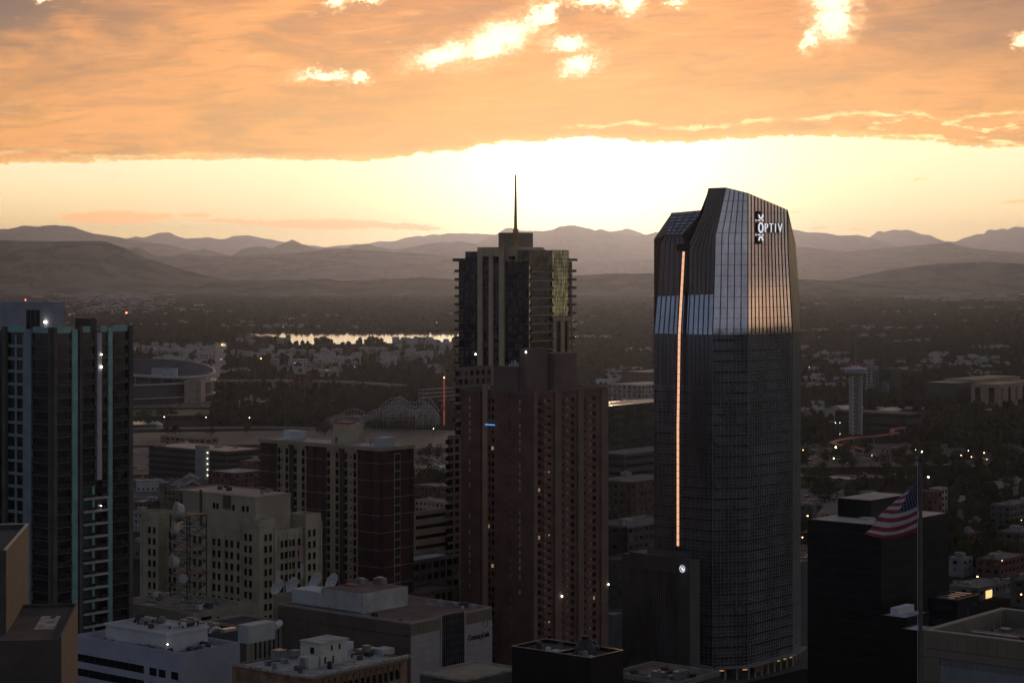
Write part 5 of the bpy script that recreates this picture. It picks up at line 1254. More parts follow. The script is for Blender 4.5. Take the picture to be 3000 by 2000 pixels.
# L-shaped parapet: a notch at the near left
nx, ny = wa*.38, S.s('L', 1629)
M_trim = M('bright_edge_trim', (.75,.55,.42), .45, .2, var=.1)
MB().box(0, wa, 0, S.s('L',1629)+.01, 0, zl).build('wall', M_black, rt)
MB().box(nx*.0+wa*.0, wa, S.s('L',1629)+.01, wb, 0, zl-.01).build('wall', M_black, rt)
par = MB(); e = .25
yy = S.s('L', 1629)
par.ring(0, wa, 0, wb, e, zl, H); par.box(e, wa*.6, yy, yy+e, zl+.01, H-.05)
par.build('parapet', M_black, rt)
tr = MB(); w_ = .16
tr.ring(-.05, wa+.05, -.05, wb+.05, w_, H+.01, H+.09); tr.box(w_, wa*.6, yy, yy+w_, H+.01, H+.09)
tr.build('edge_trim', M_trim, rt)
MB().box(e, wa-e, e, wb-e, zl+.0, zl+.08).build('roof', M('brown_black_roof', (.06,.045,.04), .9, var=.2), rt)
ctx, cty = wa*.62, wb*.32
ct = root('cooling_tower', (S.X+ctx*S.A[0]+cty*S.B[0], S.Y+ctx*S.A[1]+cty*S.B[1], zl+.08), 0, 'dark round cooling tower with a capped fan stack on the black rooftop', 'cooling tower')
MB().cyl(0, 0, 0, 1.5, 2.7, 2.5, 18).build('basin', M_dmetal, ct); MB().cyl(0, 0, 1.5, 3.2, 2.4, 1.3, 18).build('shell', M_dmetal, ct); MB().cyl(0, 0, 3.2, 3.9, .9, 1.0, 14).cyl(0, 0, 3.9, 4.1, 1.2, .7, 14).build('fan_stack', M_dmetal, ct)
pipe = MB()
for k in range(8):
    a0 = k/8*math.pi*.7; pipe.bar((2.2+1.0*math.cos(a0+.3), -.5, 1+2*math.sin(a0)), (2.2+1.0*math.cos(a0+.65), -.5, 1+2*math.sin(a0+.28)), .3)
pipe.build('pipe', M_metal, ct)
MB().box(wa*.25, wa*.25+2.2, wb*.55, wb*.55+1.6, zl+.08, zl+.5).build('roof_hatch', M_white, rt)
dress(rt, 1.5, wa*.5, 1.5, wb*.9, zl+.1, 9, 2, 3)
for k in range(3): MB().cyl(wa*.5+k*.8, wb*.62, zl+.08, zl+1.9, .1, .1, 6).build('roof_pipe', M_metal, rt)

# ---- low roofs along the bottom edge
building('low_edge_roof', 'low pale roof behind a dark parapet at the bottom edge, left of the black cube', 'building', 1360, 500, 1230, 1520, 1990, wall=M_cg, roof=M_tan, win=None, par=.6, capm=M('light_cap', (.4,.36,.32), .7))
S = building('terrace_roof_building', 'low reddish roof with pale parapet edge at the bottom, right of the black cube', 'building', 1990, 560, 1790, 2110, 1996, wall=M_cg, roof=M('dull_red_roof', (.22,.15,.14), .9, var=.1), win=None, par=1.4, capm=M('brownish_cap', (.32,.28,.25), .7), units=3)
dress(S.rt, 1.5, S.wa-1.5, 1.5, S.wb-1.5, S.H-1.28, 12, 3, 4)

# ---- between the brown tower and the glass tower
building('glass_mid_office', 'dark green glass office with bright triangular roof edge behind the towers', 'building', 1786, 1150, 1700, 1990, 1188, wall=M('deep_green_glass', (.02,.028,.026), .2, var=.4, scale=.1), roof=M('sunlit_roof', (.80,.66,.52), .8, var=.05), win='band', fl=4.2, glass=M('green_grey_glass', (.035,.045,.045), .2, var=.4, scale=.15), par=.3)  # roof has a pale warm base colour
building('grey_slab_office', 'blue-grey slab office below the green glass office, between the two tall towers', 'building', 1830, 1050, 1740, 2000, 1330, wall=M('blue_grey_wall', (.045,.05,.06), .6, var=.3), roof=M_roof, win='band', fl=4, par=.5)
building('brown_block_office', 'brown brick block with rooftop lamps, between the two tall towers', 'building', 1850, 960, 1740, 1990, 1412, wall=M('brown_block', (.09,.06,.045), .9), roof=M_roof, win='grid', par=.5, units=2)
building('curved_roof_hall', 'dark hall with pale curving roof edge between the two tall towers', 'building', 1840, 900, 1740, 1990, 1540, wall=M('dark_green_grey', (.045,.05,.05), .6, var=.3), roof=M_roof, win='grid', ww=2.6, gap=1, capm=M_grey, units=2)
building('small_grey_office', 'small grey office at the foot of the gap between the tall towers', 'building', 1810, 820, 1750, 1900, 1640, wall=M_cg, roof=M_roofd, win='grid', ww=1.8, gap=.9)
building('pale_base_building', 'pale low building near street level beside the glass tower podium', 'building', 1800, 770, 1750, 1850, 1800, wall=M_grey, roof=M_roofl, win=None)
for (px_, py_) in ((1874, 1522), (1874, 1548)): light('lamp', at(px_+21, py_, 790), .01, M_lampw, 'x', 'lamp') if False else None
# ================================================================ middle distance
CARD = -8.0                                   # the far streets follow another grid
def mid(name, label, cat, px, pyb, pl, pr, pt, wall, roof=M_roof, ang=GRID, **k):
    return building(name, label, cat, px, HC*F/(pyb-HY), pl, pr, pt, wall=wall, roof=roof, ang=ang, par=k.pop('par', .5), **k)
M_cool = M('dark_blue_glass_office', (.035,.042,.05), .35, .0, var=.3, scale=.05)
mid('glass_office_block', 'dark glass mid-rise with a lit stair tower and pale roof, left middle distance', 'building', 663, 1425, 436, 770, 1322, M_cool, M('metal_roof', (.40,.37,.35), .6, var=.1), win='band', fl=4.5, bh=2.4, units=3)
Sq = Site(605, 1440, 575, 612); 
Sq = Site(600, HC*F/(1425-HY)-14, 572, 614); rt = Sq.root('stair_tower', 'tall concrete stair tower with a column of small lights on the dark glass mid-rise', 'tower')
MB().box(0, Sq.wa, 0, Sq.wb, 0, Sq.z(1306)).build('wall', M_grey, rt); 
for k in range(5): light('lamp', (Sq.wa*.5, -.4, Sq.z(1326+k*16.5)), .35, M('pale_yellow_lamp', (1,1,1), .4, var=0, emit=(1,.95,.6), es=9), parent=rt)
mid('low_ochre_shops', 'low ochre building with pale roof vents behind the dark glass mid-rise', 'building', 600, 1318, 470, 640, 1285, M('ochre', (.3,.2,.1), .9), win='grid', ww=4, gap=2)
mid('brick_warehouse', 'dark red brick warehouse with rooftop turret right of the glass mid-rise', 'building', 690, 1470, 610, 780, 1385, M('dark_red_brick', (.11,.045,.035), .9), M_roofl, win='grid', ww=2, gap=1.4)
mid('brick_block', 'red brick block with a pale rooftop drum beside the maroon hotel', 'building', 740, 1455, 700, 790, 1350, M('dull_red_brick', (.13,.055,.05), .9), M_roofl, win='grid', ww=2, gap=1.4, units=2)
mid('low_brick_row', 'long low brown building just above the cream tower block', 'building', 640, 1520, 480, 790, 1448, M_brown, M_roof, win='grid', ww=2, gap=1.4)
# blue-roofed shed
P = gd(600, 1500); bs = root('blue_roofed_shed', (P.x-12, P.y, 0), R(10), 'shed with a bright blue pitched roof behind the cream tower block', 'shed')
zr_ = HC-(1450-HY)/F*P.y; MB().box(-9, 24, 0, 14, 0, zr_).build('wall', M_brick, bs); rb = MB(); rb.add([(-10,-.5,zr_),(25,-.5,zr_),(21,7,zr_+3.6),(-6,7,zr_+3.6),(25,14.5,zr_),(-10,14.5,zr_)], [(0,1,2,3),(1,4,2),(4,5,3,2),(5,0,3)]); rb.build('roof', M('blue_metal_roof', (.04,.17,.42), .6, var=.1), bs)
for i, (px, pb, pl, pr, pt, wl) in enumerate(((430,1560,380,480,1500,M_grey),(420,1500,380,470,1470,M_brown),(425,1640,380,440,1590,M_cg),(470,1440,390,520,1415,M_roof),(540,1450,480,570,1425,M_cg),(1270,1400,1215,1345,1372,M_tan),(1290,1460,1210,1345,1425,M_brick),(1230,1330,1212,1330,1318,M_grey),(1300,1520,1215,1345,1470,M_tan))):
    mid('low_building', ('grey low building beside the foot of the left apartment tower','brown low building above the grey one beside the left tower','charcoal low building nearest the left tower foot','flat gravel-coloured shed below the rail yard, left','charcoal shed just left of the blue-roofed shed','tan low building right of the maroon hotel','red brick low building right of the maroon hotel','grey low building highest right of the maroon hotel','tan parapeted building lowest right of the maroon hotel')[i], 'building', px, pb, pl, pr, pt, wl, M_roofl if i % 2 else M_roof, win='grid', units=1)

# stadium
cx_, cy_ = (262-1500)/F*2470, 2470.0; A_, B_ = 148, 128
st_ = root('stadium', (cx_, cy_, 0), 0, 'huge oval stadium with a wavy upper rim, partly hidden by the left apartment tower', 'stadium')
def zz_rim(t): return 37.5+6.5*math.cos(2*(t-R(68)))+0
def oval(rings, mat, name, n=96, smooth=True):
    b = MB(); vs = []
    for r_, zf in rings:
        for i in range(n):
            t = 2*math.pi*i/n; z = zf(t) if callable(zf) else zf; vs.append((A_*r_*math.cos(t), B_*r_*math.sin(t), z))
    fs = [(j*n+i, j*n+(i+1) % n, (j+1)*n+(i+1) % n, (j+1)*n+i) for j in range(len(rings)-1) for i in range(n)]
    b.add(vs, fs); return b.build(name, mat, st_, smooth=smooth)
M_stl = M('pale_stadium_rim', (.42,.42,.46), .6, var=.08, scale=.02); M_std = M('dark_stadium_wall', (.055,.055,.065), .6, .1, var=.35, scale=.03); M_seat = M('dark_seating', (.06,.055,.07), .9, var=.2, scale=.03)
oval([(1, 0), (1.0, 6.5)], M('stadium_base', (.06,.05,.055), .8), 'base_wall'); oval([(1.0, 6.5), (1.02, 6.6), (1.02, 7.6), (1.0, 7.7)], M_stl, 'lower_band')
oval([(1.0, 7.7), (1.0, 22)], M_std, 'glass_wall'); oval([(1.0, 22), (1.025, 22.2), (1.025, 23.6), (.97, 24)], M_stl, 'concourse_band')
oval([(.97, 24), (.93, 26), (.95, 30), (1.0, lambda t: zz_rim(t)-3.4)], M_std, 'bowl_underside')
oval([(1.0, lambda t: zz_rim(t)-3.4), (1.02, lambda t: zz_rim(t)-3.2), (1.02, zz_rim), (1.0, zz_rim)], M_stl, 'upper_rim')
oval([(1.0, zz_rim), (.62, 20), (.5, 4), (.42, 1)], M_seat, 'seating_bowl')
M_grs = MATS['dry_grass']; f_ = MB(); f_.prism([(A_*.42*math.cos(2*math.pi*i/40), B_*.42*math.sin(2*math.pi*i/40)) for i in range(40)], .6, 1.0); f_.build('field', M_grs, st_)
for k in range(26):
    t = -math.pi*.95+k*math.pi*.95/26; c_, s_ = math.cos(t), math.sin(t)
    MB().bar((A_*.99*c_, B_*.99*s_, 22.5), (A_*1.005*c_, B_*1.005*s_, zz_rim(t)-3), 1.0).build('rim_strut', M_metal, st_)
tw_ = MB().box(A_*.86, A_*.99, -B_*.62, -B_*.35, 0, 27); tw_.build('stair_block', M('tan_stair_block', (.33,.27,.2), .8), st_)
MB().box(A_*.60, A_*.80, -B_*.62, -B_*.57, 31, 41).build('scoreboard', M('pale_scoreboard', (.42,.44,.5), .7, var=.2, scale=.2), st_)
M_tent = M('tent_white', (.6,.58,.54), .8, var=.1)
for i in range(6):
    P = gd(391+i*14, 1250); tn = root('event_tent', (P.x, P.y, 0), 0, ['leftmost white peaked event tent by the rail yard','second white peaked event tent from the left','third white peaked event tent, warmly lit','fourth white peaked event tent, pale blue-grey','fifth white peaked event tent along the yard','rightmost white peaked event tent by the rail yard'][i], 'tent', 'white event tents in a row')
    MB().box(-4.5, 4.5, -4, 4, 0, 2.5).build('wall', M_tent, tn); b = MB(); b.add([(-5,-4.5,2.5),(5,-4.5,2.5),(5,4.5,2.5),(-5,4.5,2.5),(0,0,6)], [(0,1,4),(1,2,4),(2,3,4),(3,0,4)]); b.build('canopy', M('tent_lit', (.6,.5,.35), .8, var=0, emit=(1,.7,.35), es=.12) if i < 3 else M_tent, tn)

# roller coaster
rc = root('roller_coaster', (0, 0, 0), 0, 'white wooden roller coaster with dense lattice supports behind the maroon hotel', 'roller coaster')
prof = [(952,1234),(975,1222),(1001,1212),(1030,1215),(1050,1222),(1075,1218),(1100,1200),(1130,1182),(1166,1168),(1185,1176),(1205,1190),(1225,1182),(1245,1172),(1262,1190),(1278,1208),(1290,1232)]
M_rc = M('white_timber', (.50,.45,.44), .85, var=.2, scale=.05)
sup = MB(); trk = MB()
for li, (Yr, amp, ph_) in enumerate(((2010, 1.0, 0), (2040, .8, .9), (2068, .62, 2.0), (2095, .9, 3.1))):
    prev = None; pxs = np.arange(952, 1292, 9.5)
    for k, px_ in enumerate(pxs):
        py_ = np.interp(px_, [q[0] for q in prof], [q[1] for q in prof]); z = (HC-(py_-HY)/F*2010)*amp*(1+.12*math.sin(px_*.06+ph_)); z = max(z, 3)
        p = Vector(((px_-1500)/F*2010, Yr, z)); sup.bar((p.x, p.y, 0), p, .26)
        if k % 2 == 0: sup.bar((p.x, p.y, 0), (p.x, p.y+9, max(z*.6, 2)), .22)
        if k % 6 == 0 and li < 3: sup.bar((p.x, p.y, 2), (p.x, p.y+29, 2), .2)
        if prev is not None:
            trk.bar(prev, p, .8, .5); zz__ = 4.0
            while zz__ < min(prev.z, p.z): sup.bar((prev.x, Yr, zz__), (p.x, Yr, zz__), .2); zz__ += 4
            sup.bar((prev.x, Yr, 0), (p.x, Yr, p.z*.9), .16)
        prev = p
sup.build('supports', M_rc, rc); trk.build('track', M_rc, rc)
P = gd(1301, 1245); dt = root('drop_tower', (P.x, P.y, 0), 0, 'slim amusement drop tower glowing red beside the brown tower', 'ride tower')
zt_ = HC-(1108-HY)/F*P.y; 
MB().box(-.8, .8, -.8, .8, 0, zt_).build('mast', M('red_glow_mast', (.4,.1,.08), .6, var=0, emit=(1,.16,.10), es=.16), dt); lt = MB()
for k in range(12): lt.cyl(0, -.9, 4+k*zt_/12.5, 5.6+k*zt_/12.5, .55, .55, 6)
MB().cyl(0, 0, zt_, zt_+2.4, 1.2, .3, 8).build('cap', M_white, dt); MB().cyl(0, 0, zt_*.35, zt_*.35+1.5, 2.0, 2.0, 10).build('gondola', M_dmetal, dt)
light('lamp', (0, -1, zt_+1), .6, M_lampo, parent=dt)

# observation tower
P = gd(2507, 1272); ot = root('observation_tower', (P.x, P.y, 0), R(8), 'white observation tower with a round viewing deck right of the glass tower', 'tower')
zt_ = HC-(1092-HY)/F*P.y; w_ = 8.6; M_ot = M('white_steel', (.50,.48,.44), .7, var=.12, scale=.2)
for (x, y) in ((-w_,-w_),(w_,-w_),(w_,w_),(-w_,w_)): MB().box(x*.5-.75, x*.5+.75, y*.5-.75, y*.5+.75, 0, zt_).build('leg', M_ot, ot)
cr2 = MB(); nl = 15; h = w_*.5
for k in range(nl):
    z0, z1 = zt_*k/nl, zt_*(k+1)/nl
    for (a, b) in (((-h,-h),(h,-h)),((h,-h),(h,h)),((h,h),(-h,h)),((-h,h),(-h,-h))): cr2.bar((*a, z0), (*b, z1), .38); cr2.bar((*b, z0), (*a, z1), .38); cr2.bar((*a, z1), (*b, z1), .5)
cr2.build('bracing', M_ot, ot)
MB().box(-2, 2, -2, 2, 0, zt_).build('lift_shaft', M_dmetal, ot)
MB().cyl(0, 0, zt_-2.5, zt_, 6, 10.5, 24).cyl(0, 0, zt_, zt_+3.8, 10.5, 10.5, 24).build('deck', M('deck_grey', (.32,.31,.33), .6, var=.05), ot); MB().cyl(0, 0, zt_+3.81, zt_+5.2, 10.9, 9, 24).cyl(0, 0, zt_+5.2, zt_+6.6, 7, 3.5, 20).build('deck_roof', M('deck_roof_white', (.55,.53,.6), .6, var=.05), ot)
rr = MB()
for k in range(7): a0 = 2*math.pi*k/7; rr.bar((6*math.cos(a0), 6*math.sin(a0), zt_+5), (8*math.cos(a0), 8*math.sin(a0), zt_+9.5), .7)
rr.build('red_frame', M('red_steel', (.45,.08,.08), .6, var=0), ot); MB().cyl(0, 0, zt_+6.6, zt_+34, .45, .15, 6).build('mast', M_metal, ot)

# red slide ride
sl = MB(); pts = [(2650,1252),(2615,1258),(2612,1266),(2632,1268),(2560,1278),(2500,1282),(2455,1290),(2436,1296),(2450,1302),(2490,1308),(2530,1316)]
pp = [gd(a, b, 6) for a, b in pts]
for a, b in zip(pp, pp[1:]): sl.bar(a, b, 4.2, 1.2)
ride = root('red_water_slide', (0, 0, 0), 0, 'long winding red water slide around the foot of the observation tower', 'slide')
sl.build('channel', M('faded_red_plastic', (.38,.09,.10), .6, var=.15, scale=.05), ride)
leg = MB()
for p in pp: leg.bar((p.x, p.y, 0), (p.x, p.y, 5.4), .6)
leg.build('supports', M_metal, ride)

# arena: dark curved hall with two pale roof slabs
mid('arena_hall', 'dark arena hall with two pale sloping roof slabs behind the observation tower', 'arena', 2660, 1262, 2446, 2700, 1212, M_cool, M('dark_arena_roof', (.09,.07,.065), .8), win='band', fl=9, bh=3)
for (a, lb) in (([(2446,1187),(2500,1186),(2500,1206),(2492,1207)], 'left pale sloping slab on the arena roof'), ([(2566,1202),(2600,1192),(2642,1196),(2614,1206)], 'right pale sloping slab on the arena roof')):
    b = MB(); vs = [at(px_, py_, 2120+(1206-py_)*4) for px_, py_ in a]; b.add([tuple(v) for v in vs]+[tuple(v-Vector((0, 0, 1.5))) for v in vs], [(0,1,2,3), (0,4,5,1), (1,5,6,2), (2,6,7,3), (3,7,4,0), (7,6,5,4)]); b.build('roof_slab', M('warm_pale_slab', (.62,.56,.46), .8, var=.05), [o for o in sc.objects if o.name.startswith('arena_hall')][0])
    o = bpy.data.objects['roof_slab'] if 'roof_slab' in bpy.data.objects else None
_ar = [o for o in sc.objects if o.name.startswith('arena_hall')][0]
for c_ in _ar.children:
    if c_.name.startswith('roof_slab'): c_.matrix_parent_inverse = (Matrix.Translation(_ar.location) @ Matrix.Rotation(_ar.rotation_euler.z, 4, 'Z')).inverted()
M_san = M('tan_sandstone', (.34,.25,.17), .9, var=.1, scale=.03)
mid('sandstone_museum', 'tan sandstone museum with tall dark openings, right middle distance', 'museum', 2925, 1192, 2845, 3010, 1126, M_san, M_tan, win='grid', ww=7, gap=9, fl=40, bh=17, top=4)
mid('sandstone_museum_wing', 'upper tan museum wing with small square openings left of the tall museum front', 'museum', 2860, 1180, 2768, 2990, 1112, M_san, M_tan, win='grid', ww=4, gap=7, fl=40, bh=7, top=5)
mid('museum_glass_hall', 'dark glass hall joined to the left of the tan museum', 'museum', 2800, 1185, 2706, 2852, 1122, M_cool, M_roofl, win=None)
mid('museum_side_block', 'tan museum block cut by the right edge of the picture', 'museum', 3020, 1175, 2950, 3120, 1118, M_san, M_tan, win='grid', ww=5, gap=8, fl=40, bh=14, top=5)
mid('twin_apartment_slab', 'pale apartment slab with balcony columns right of the observation tower', 'tower', 2556, 1165, 2536, 2573, 1072, M('pale_apartment', (.36,.34,.31), .8), win='grid', ww=3, gap=2)
mid('shadow_apartment_slab', 'darker apartment slab just behind the observation tower', 'tower', 2530, 1160, 2515, 2540, 1072, M_cg, win='grid', ww=3, gap=2)  # slab with charcoal walls
mid('green_dark_tower', 'dark green glass mid-rise with a yellow corner strip right of the observation tower', 'tower', 2610, 1168, 2574, 2640, 1080, M('green_black_glass', (.02,.035,.03), .3, var=.3), win=None)
mid('yellow_fin', 'narrow olive-yellow slab standing on the right of the dark green mid-rise', 'tower', 2620, 1150, 2615, 2624, 1084, M('olive_yellow', (.26,.24,.08), .8), win=None)
mid('lilac_annex', 'small lilac-grey annex in front of the dark green mid-rise', 'building', 2598, 1172, 2584, 2606, 1118, M('lilac_grey', (.16,.16,.22), .8), win=None)
mid('ochre_warehouse', 'long ochre warehouse with a pale pink roof right of the glass tower', 'warehouse', 2495, 1432, 2200, 2532, 1404, M('ochre_brick', (.20,.13,.07), .9), M('pink_pale_roof', (.66,.52,.42), .9, var=.05), win='grid', ww=3, gap=3, units=0)
mid('small_ochre_shop', 'small dark shop with a lamp below the ochre warehouse', 'building', 2380, 1530, 2345, 2392, 1480, M_cg, M_roof, win='grid')
mid('pale_loft_building', 'pale framed loft building with three rows of windows behind the flagpole', 'building', 2750, 1530, 2722, 2776, 1430, M('pale_loft', (.36,.32,.27), .85), M_roofl, win='grid', ww=2, gap=.9, fl=4, bh=2.2)
mid('brick_loft_building', 'dark brick loft building left of the pale framed loft, behind the flagpole', 'building', 2735, 1560, 2668, 2760, 1440, M_brick, M_roofd, win='grid', ww=2, gap=1.5, fl=4)
mid('apartment_row', 'flat-topped apartment row half hidden behind the glass tower, right of the spired tower', 'building', 1880, 1190, 1780, 1990, 1128, M('pale_mauve', (.35,.29,.27), .85), M_roofl, win='grid', ww=3, gap=3, bh=3, fl=5)
mid('brown_long_block', 'long brown block above the mauve apartment row', 'building', 1900, 1148, 1822, 1990, 1090, M('brown_mauve', (.11,.07,.065), .9), M_roofl, win=None)
mid('white_sawtooth_hall', 'small hall with bright sawtooth roof beside the brown tower', 'building', 1790, 1145, 1745, 1806, 1112, M_white, M('bright_roof', (.7,.62,.55), .6), win=None)
rb_l = [(2990,1640,2920,3060,1560,M_brown),(2930,1700,2860,3010,1640,M_brick),(2820,1690,2776,2850,1635,M_grey),(2870,1760,2780,2960,1722,M_roof),(2960,1560,2900,3040,1480,M_cg),(2830,1600,2776,2880,1565,M_brick),(2880,1560,2830,2900,1530,M_tan),(3010,1780,2960,3080,1700,M_cg)]
lb_ = ['brown brick warehouse at the right edge with rows of windows','red brick building below the brown warehouse at the right','grey building with white side wall right of the black block','wide low gravel-roofed building near the lit doorway, right','charcoal block high at the right edge beside the diagonal road','small brick building just right of the black block','small tan building in front of the diagonal road','dark building lowest at the right edge above the corrugated wall']
for q, l_ in zip(rb_l, lb_): mid('city_block', l_, 'building', *q[:5], q[5], M_roofl if q[1] == 1690 else M_roof, win='grid', ww=2.2, gap=1.6, units=2)
b_ = [o for o in sc.objects if o.name.startswith('city_block')][3]
MB().box(6, 12, -.4, -.1, .5, 4).build('lit_doorway', M('doorway_glow', (1,.7,.4), .5, var=0, emit=(1,.62,.25), es=1.2), b_)

# ================================================================ trees, houses, cars, lamps
M_leaf = [M('leaf_dark_green', (.045,.05,.022), .9, var=.3, scale=.4, spec=.1), M('leaf_brown_green', (.060,.052,.026), .9, var=.3, scale=.4, spec=.1), M('leaf_olive', (.075,.07,.028), .9, var=.3, scale=.4, spec=.1)]
M_bark = M('bark', (.07,.055,.045), .95)
def crown_mesh(seed, r, h, n=420, name='crown'):
    q = np.random.default_rng(seed); b = MB(); cl = [(q.normal(0, r*.42), q.normal(0, r*.42), h*.55+q.normal(0, h*.17), r*q.uniform(.35, .6)) for _ in range(9)]
    for _ in range(n):
        c = cl[q.integers(len(cl))]; d = q.normal(0, 1, 3); d /= np.linalg.norm(d); p = np.array(c[:3])+d*c[3]*q.uniform(.6, 1.05)
        s = q.uniform(.35, .75)*r*.2; u = q.normal(0, 1, 3); u /= np.linalg.norm(u); v = np.cross(u, d); v /= (np.linalg.norm(v)+1e-6); u = np.cross(v, d)*.3+u*.7
        b.add([tuple(p-u*s-v*s), tuple(p+u*s-v*s*.8), tuple(p+u*s*.9+v*s), tuple(p-u*s+v*s)], [(0,1,2,3)])
    return b.mesh(name, M_leaf[seed % 3])
def trunk_mesh(h):
    b = MB().cyl(0, 0, 0, h*.5, .35, .2, 7)
    for k in range(4): a = k*1.6; b.bar((0, 0, h*.3+k*.4), (math.cos(a)*h*.2, math.sin(a)*h*.2, h*.62), .16)
    return b.mesh('trunk', M_bark)
CR = [crown_mesh(i, 4.6, 10) for i in range(6)]; TK = [trunk_mesh(10) for _ in range(2)]
trees = []
def tree(px, py, sc_=1., i=None, g='individual trees across the middle distance', lb='leafy dark tree standing among others in the middle distance'):
    P = gd(px, py); i = random.randrange(6) if i is None else i
    o = root('tree', P, random.uniform(0, 6.28), lb, 'tree', g); k = sc_*random.uniform(.7, 1.3); o.scale = (k*1.1, k*1.1, k*random.uniform(.8, 1.1))
    put('crown', CR[i], o); put('trunk', TK[i % 2], o); trees.append(o)
def inside(x, y, zs_): return any(a <= x <= c and b <= y <= d for a, b, c, d in zs_)
clear_ = [(600,1000,665,1120),(2425,1240,2665,1322),(330,1262,1420,1300),(2330,1190,3100,1200),(2436,1200,2700,1262)]
n_ = 0
zones = [(760,1195,1010,1235,60),(385,1222,760,1252,14),(1070,1240,1210,1262,14),(2345,1300,2990,1375,80),(2345,1395,2700,1470,30),(2720,1240,3000,1300,34),(2780,1380,3000,1560,24),(430,1262,1010,1275,8),(1210,1330,1310,1420,10),(800,1160,990,1190,18),(2340,1500,2420,1640,8),(1780,1430,1900,1500,8)]
for (a, b, c, d, k) in zones:
    for _ in range(k):
        x, y = random.uniform(a, c), random.uniform(b, d)
        if inside(x, y, clear_[:2]+clear_[4:]): continue
        tree(x, y, 1.0, g='trees of the zone %d' % zones.index((a, b, c, d, k)) if False else 'individual trees across the middle distance')
# forest mass
ico = [(0,0,1)]+[(.894*math.cos(i*1.2566), .894*math.sin(i*1.2566), .447) for i in range(5)]+[(.894*math.cos(i*1.2566+.628), .894*math.sin(i*1.2566+.628), -.447) for i in range(5)]+[(0,0,-1)]
icf = [(0,1+i,1+(i+1) % 5) for i in range(5)]+[(1+i,6+i,1+(i+1) % 5) for i in range(5)]+[(1+(i+1) % 5,6+i,6+(i+1) % 5) for i in range(5)]+[(11,6+(i+1) % 5,6+i) for i in range(5)]
ico = np.array(ico); icf = np.array(icf)
def blobs_mesh(name, pts, rad, hz_, mats, jit=.32):
    n = len(pts); q = rng; base = ico[None]*(1+q.uniform(-jit, jit, (n, 12, 1)))
    v = base*np.stack([rad, rad, hz_], 1)[:, None, :]; v[:, :, 2] += (hz_*.55)[:, None]; v += pts[:, None, :]
    f = (icf[None]+(np.arange(n)*12)[:, None, None]).reshape(-1, 3)
    me = bpy.data.meshes.new(name); me.vertices.add(n*12); me.vertices.foreach_set('co', v.reshape(-1).astype(np.float32))
    me.loops.add(f.size); me.loops.foreach_set('vertex_index', f.reshape(-1).astype(np.int32)); me.polygons.add(len(f)); me.polygons.foreach_set('loop_start', np.arange(0, f.size, 3, dtype=np.int32))
    for m in mats: me.materials.append(m)
    me.polygons.foreach_set('material_index', np.repeat(q.integers(0, len(mats), n), 20).astype(np.int32)); me.update(); me.validate(); return me
def forest(N, y0, y1, x0=-260, x1=3260, excl=(), dens=1.0, rs=(4, 8)):
    px = rng.uniform(x0, x1, N); py = y0+(y1-y0)*rng.uniform(0, 1, N)
    keep = np.ones(N, bool)
    for a, b, c, d, k in excl:
        wv = 4*np.sin(px*.045)+2.5*np.sin(px*.13+1) if k == 1.0 and c-a > 300 else 0
        keep &= ~((px > a) & (px < c) & (py > b) & (py < d+wv) & (rng.uniform(0, 1, N) < k))
    px, py = px[keep], py[keep]; Y = HC*F/(py-HY); X_ = (px-1500)/F*Y
    r = rng.uniform(*rs, len(px))*np.clip(Y/4200, 1, 2.2); h = rng.uniform(4.5, 8.5, len(px))
    return np.stack([X_, Y, np.zeros(len(px))], 1), r, h
ex1 = [(700,974,1440,1003,1.0),(646,996,664,1016,1.0),(636,1000,655,1016,1.0)]
ex2 = ex1+[(385,1000,1340,1112,.72),(625,1000,656,1112,1.0),(880,1050,900,1112,1.),(860,1080,892,1112,.9)]
a1 = forest(24000, 874, 1003, excl=ex1); a2 = forest(9000, 1003, 1112, excl=ex2, rs=(3.5, 6.5)); a3 = forest(7000, 1003, 1185, 2300, 3260, excl=[(2340,1045,3000,1165,.62)], rs=(3.5, 6.5)); a4 = forest(1800, 1003, 1180, 1330, 1960, excl=[], rs=(3.5,6))
a5 = forest(620, 1195, 1300, 2300, 3200, excl=[(2436,1200,2700,1262,1.),(2425,1240,2665,1322,1.)], rs=(3,5)); a6 = forest(420, 1112, 1172, 640, 1330, rs=(3,5)); a8 = forest(420, 1190, 1248, 620, 1330, rs=(3,5)); a7 = forest(260, 1300, 1680, 2700, 3200, rs=(2.5,4.5))
a9 = forest(260, 868, 876); 
allp = [np.concatenate([q[i] for q in (a1, a2, a3, a4, a5, a6, a7, a8)]) for i in range(3)]
M_can = [M('canopy_dark', (.030,.033,.018), .95, var=.3, scale=.05, spec=0), M('canopy_brown', (.042,.036,.022), .95, var=.3, scale=.05, spec=0), M('canopy_green', (.036,.042,.02), .95, var=.3, scale=.05, spec=0)]
put('forest', blobs_mesh('forest', *allp, M_can))['kind'] = 'stuff'

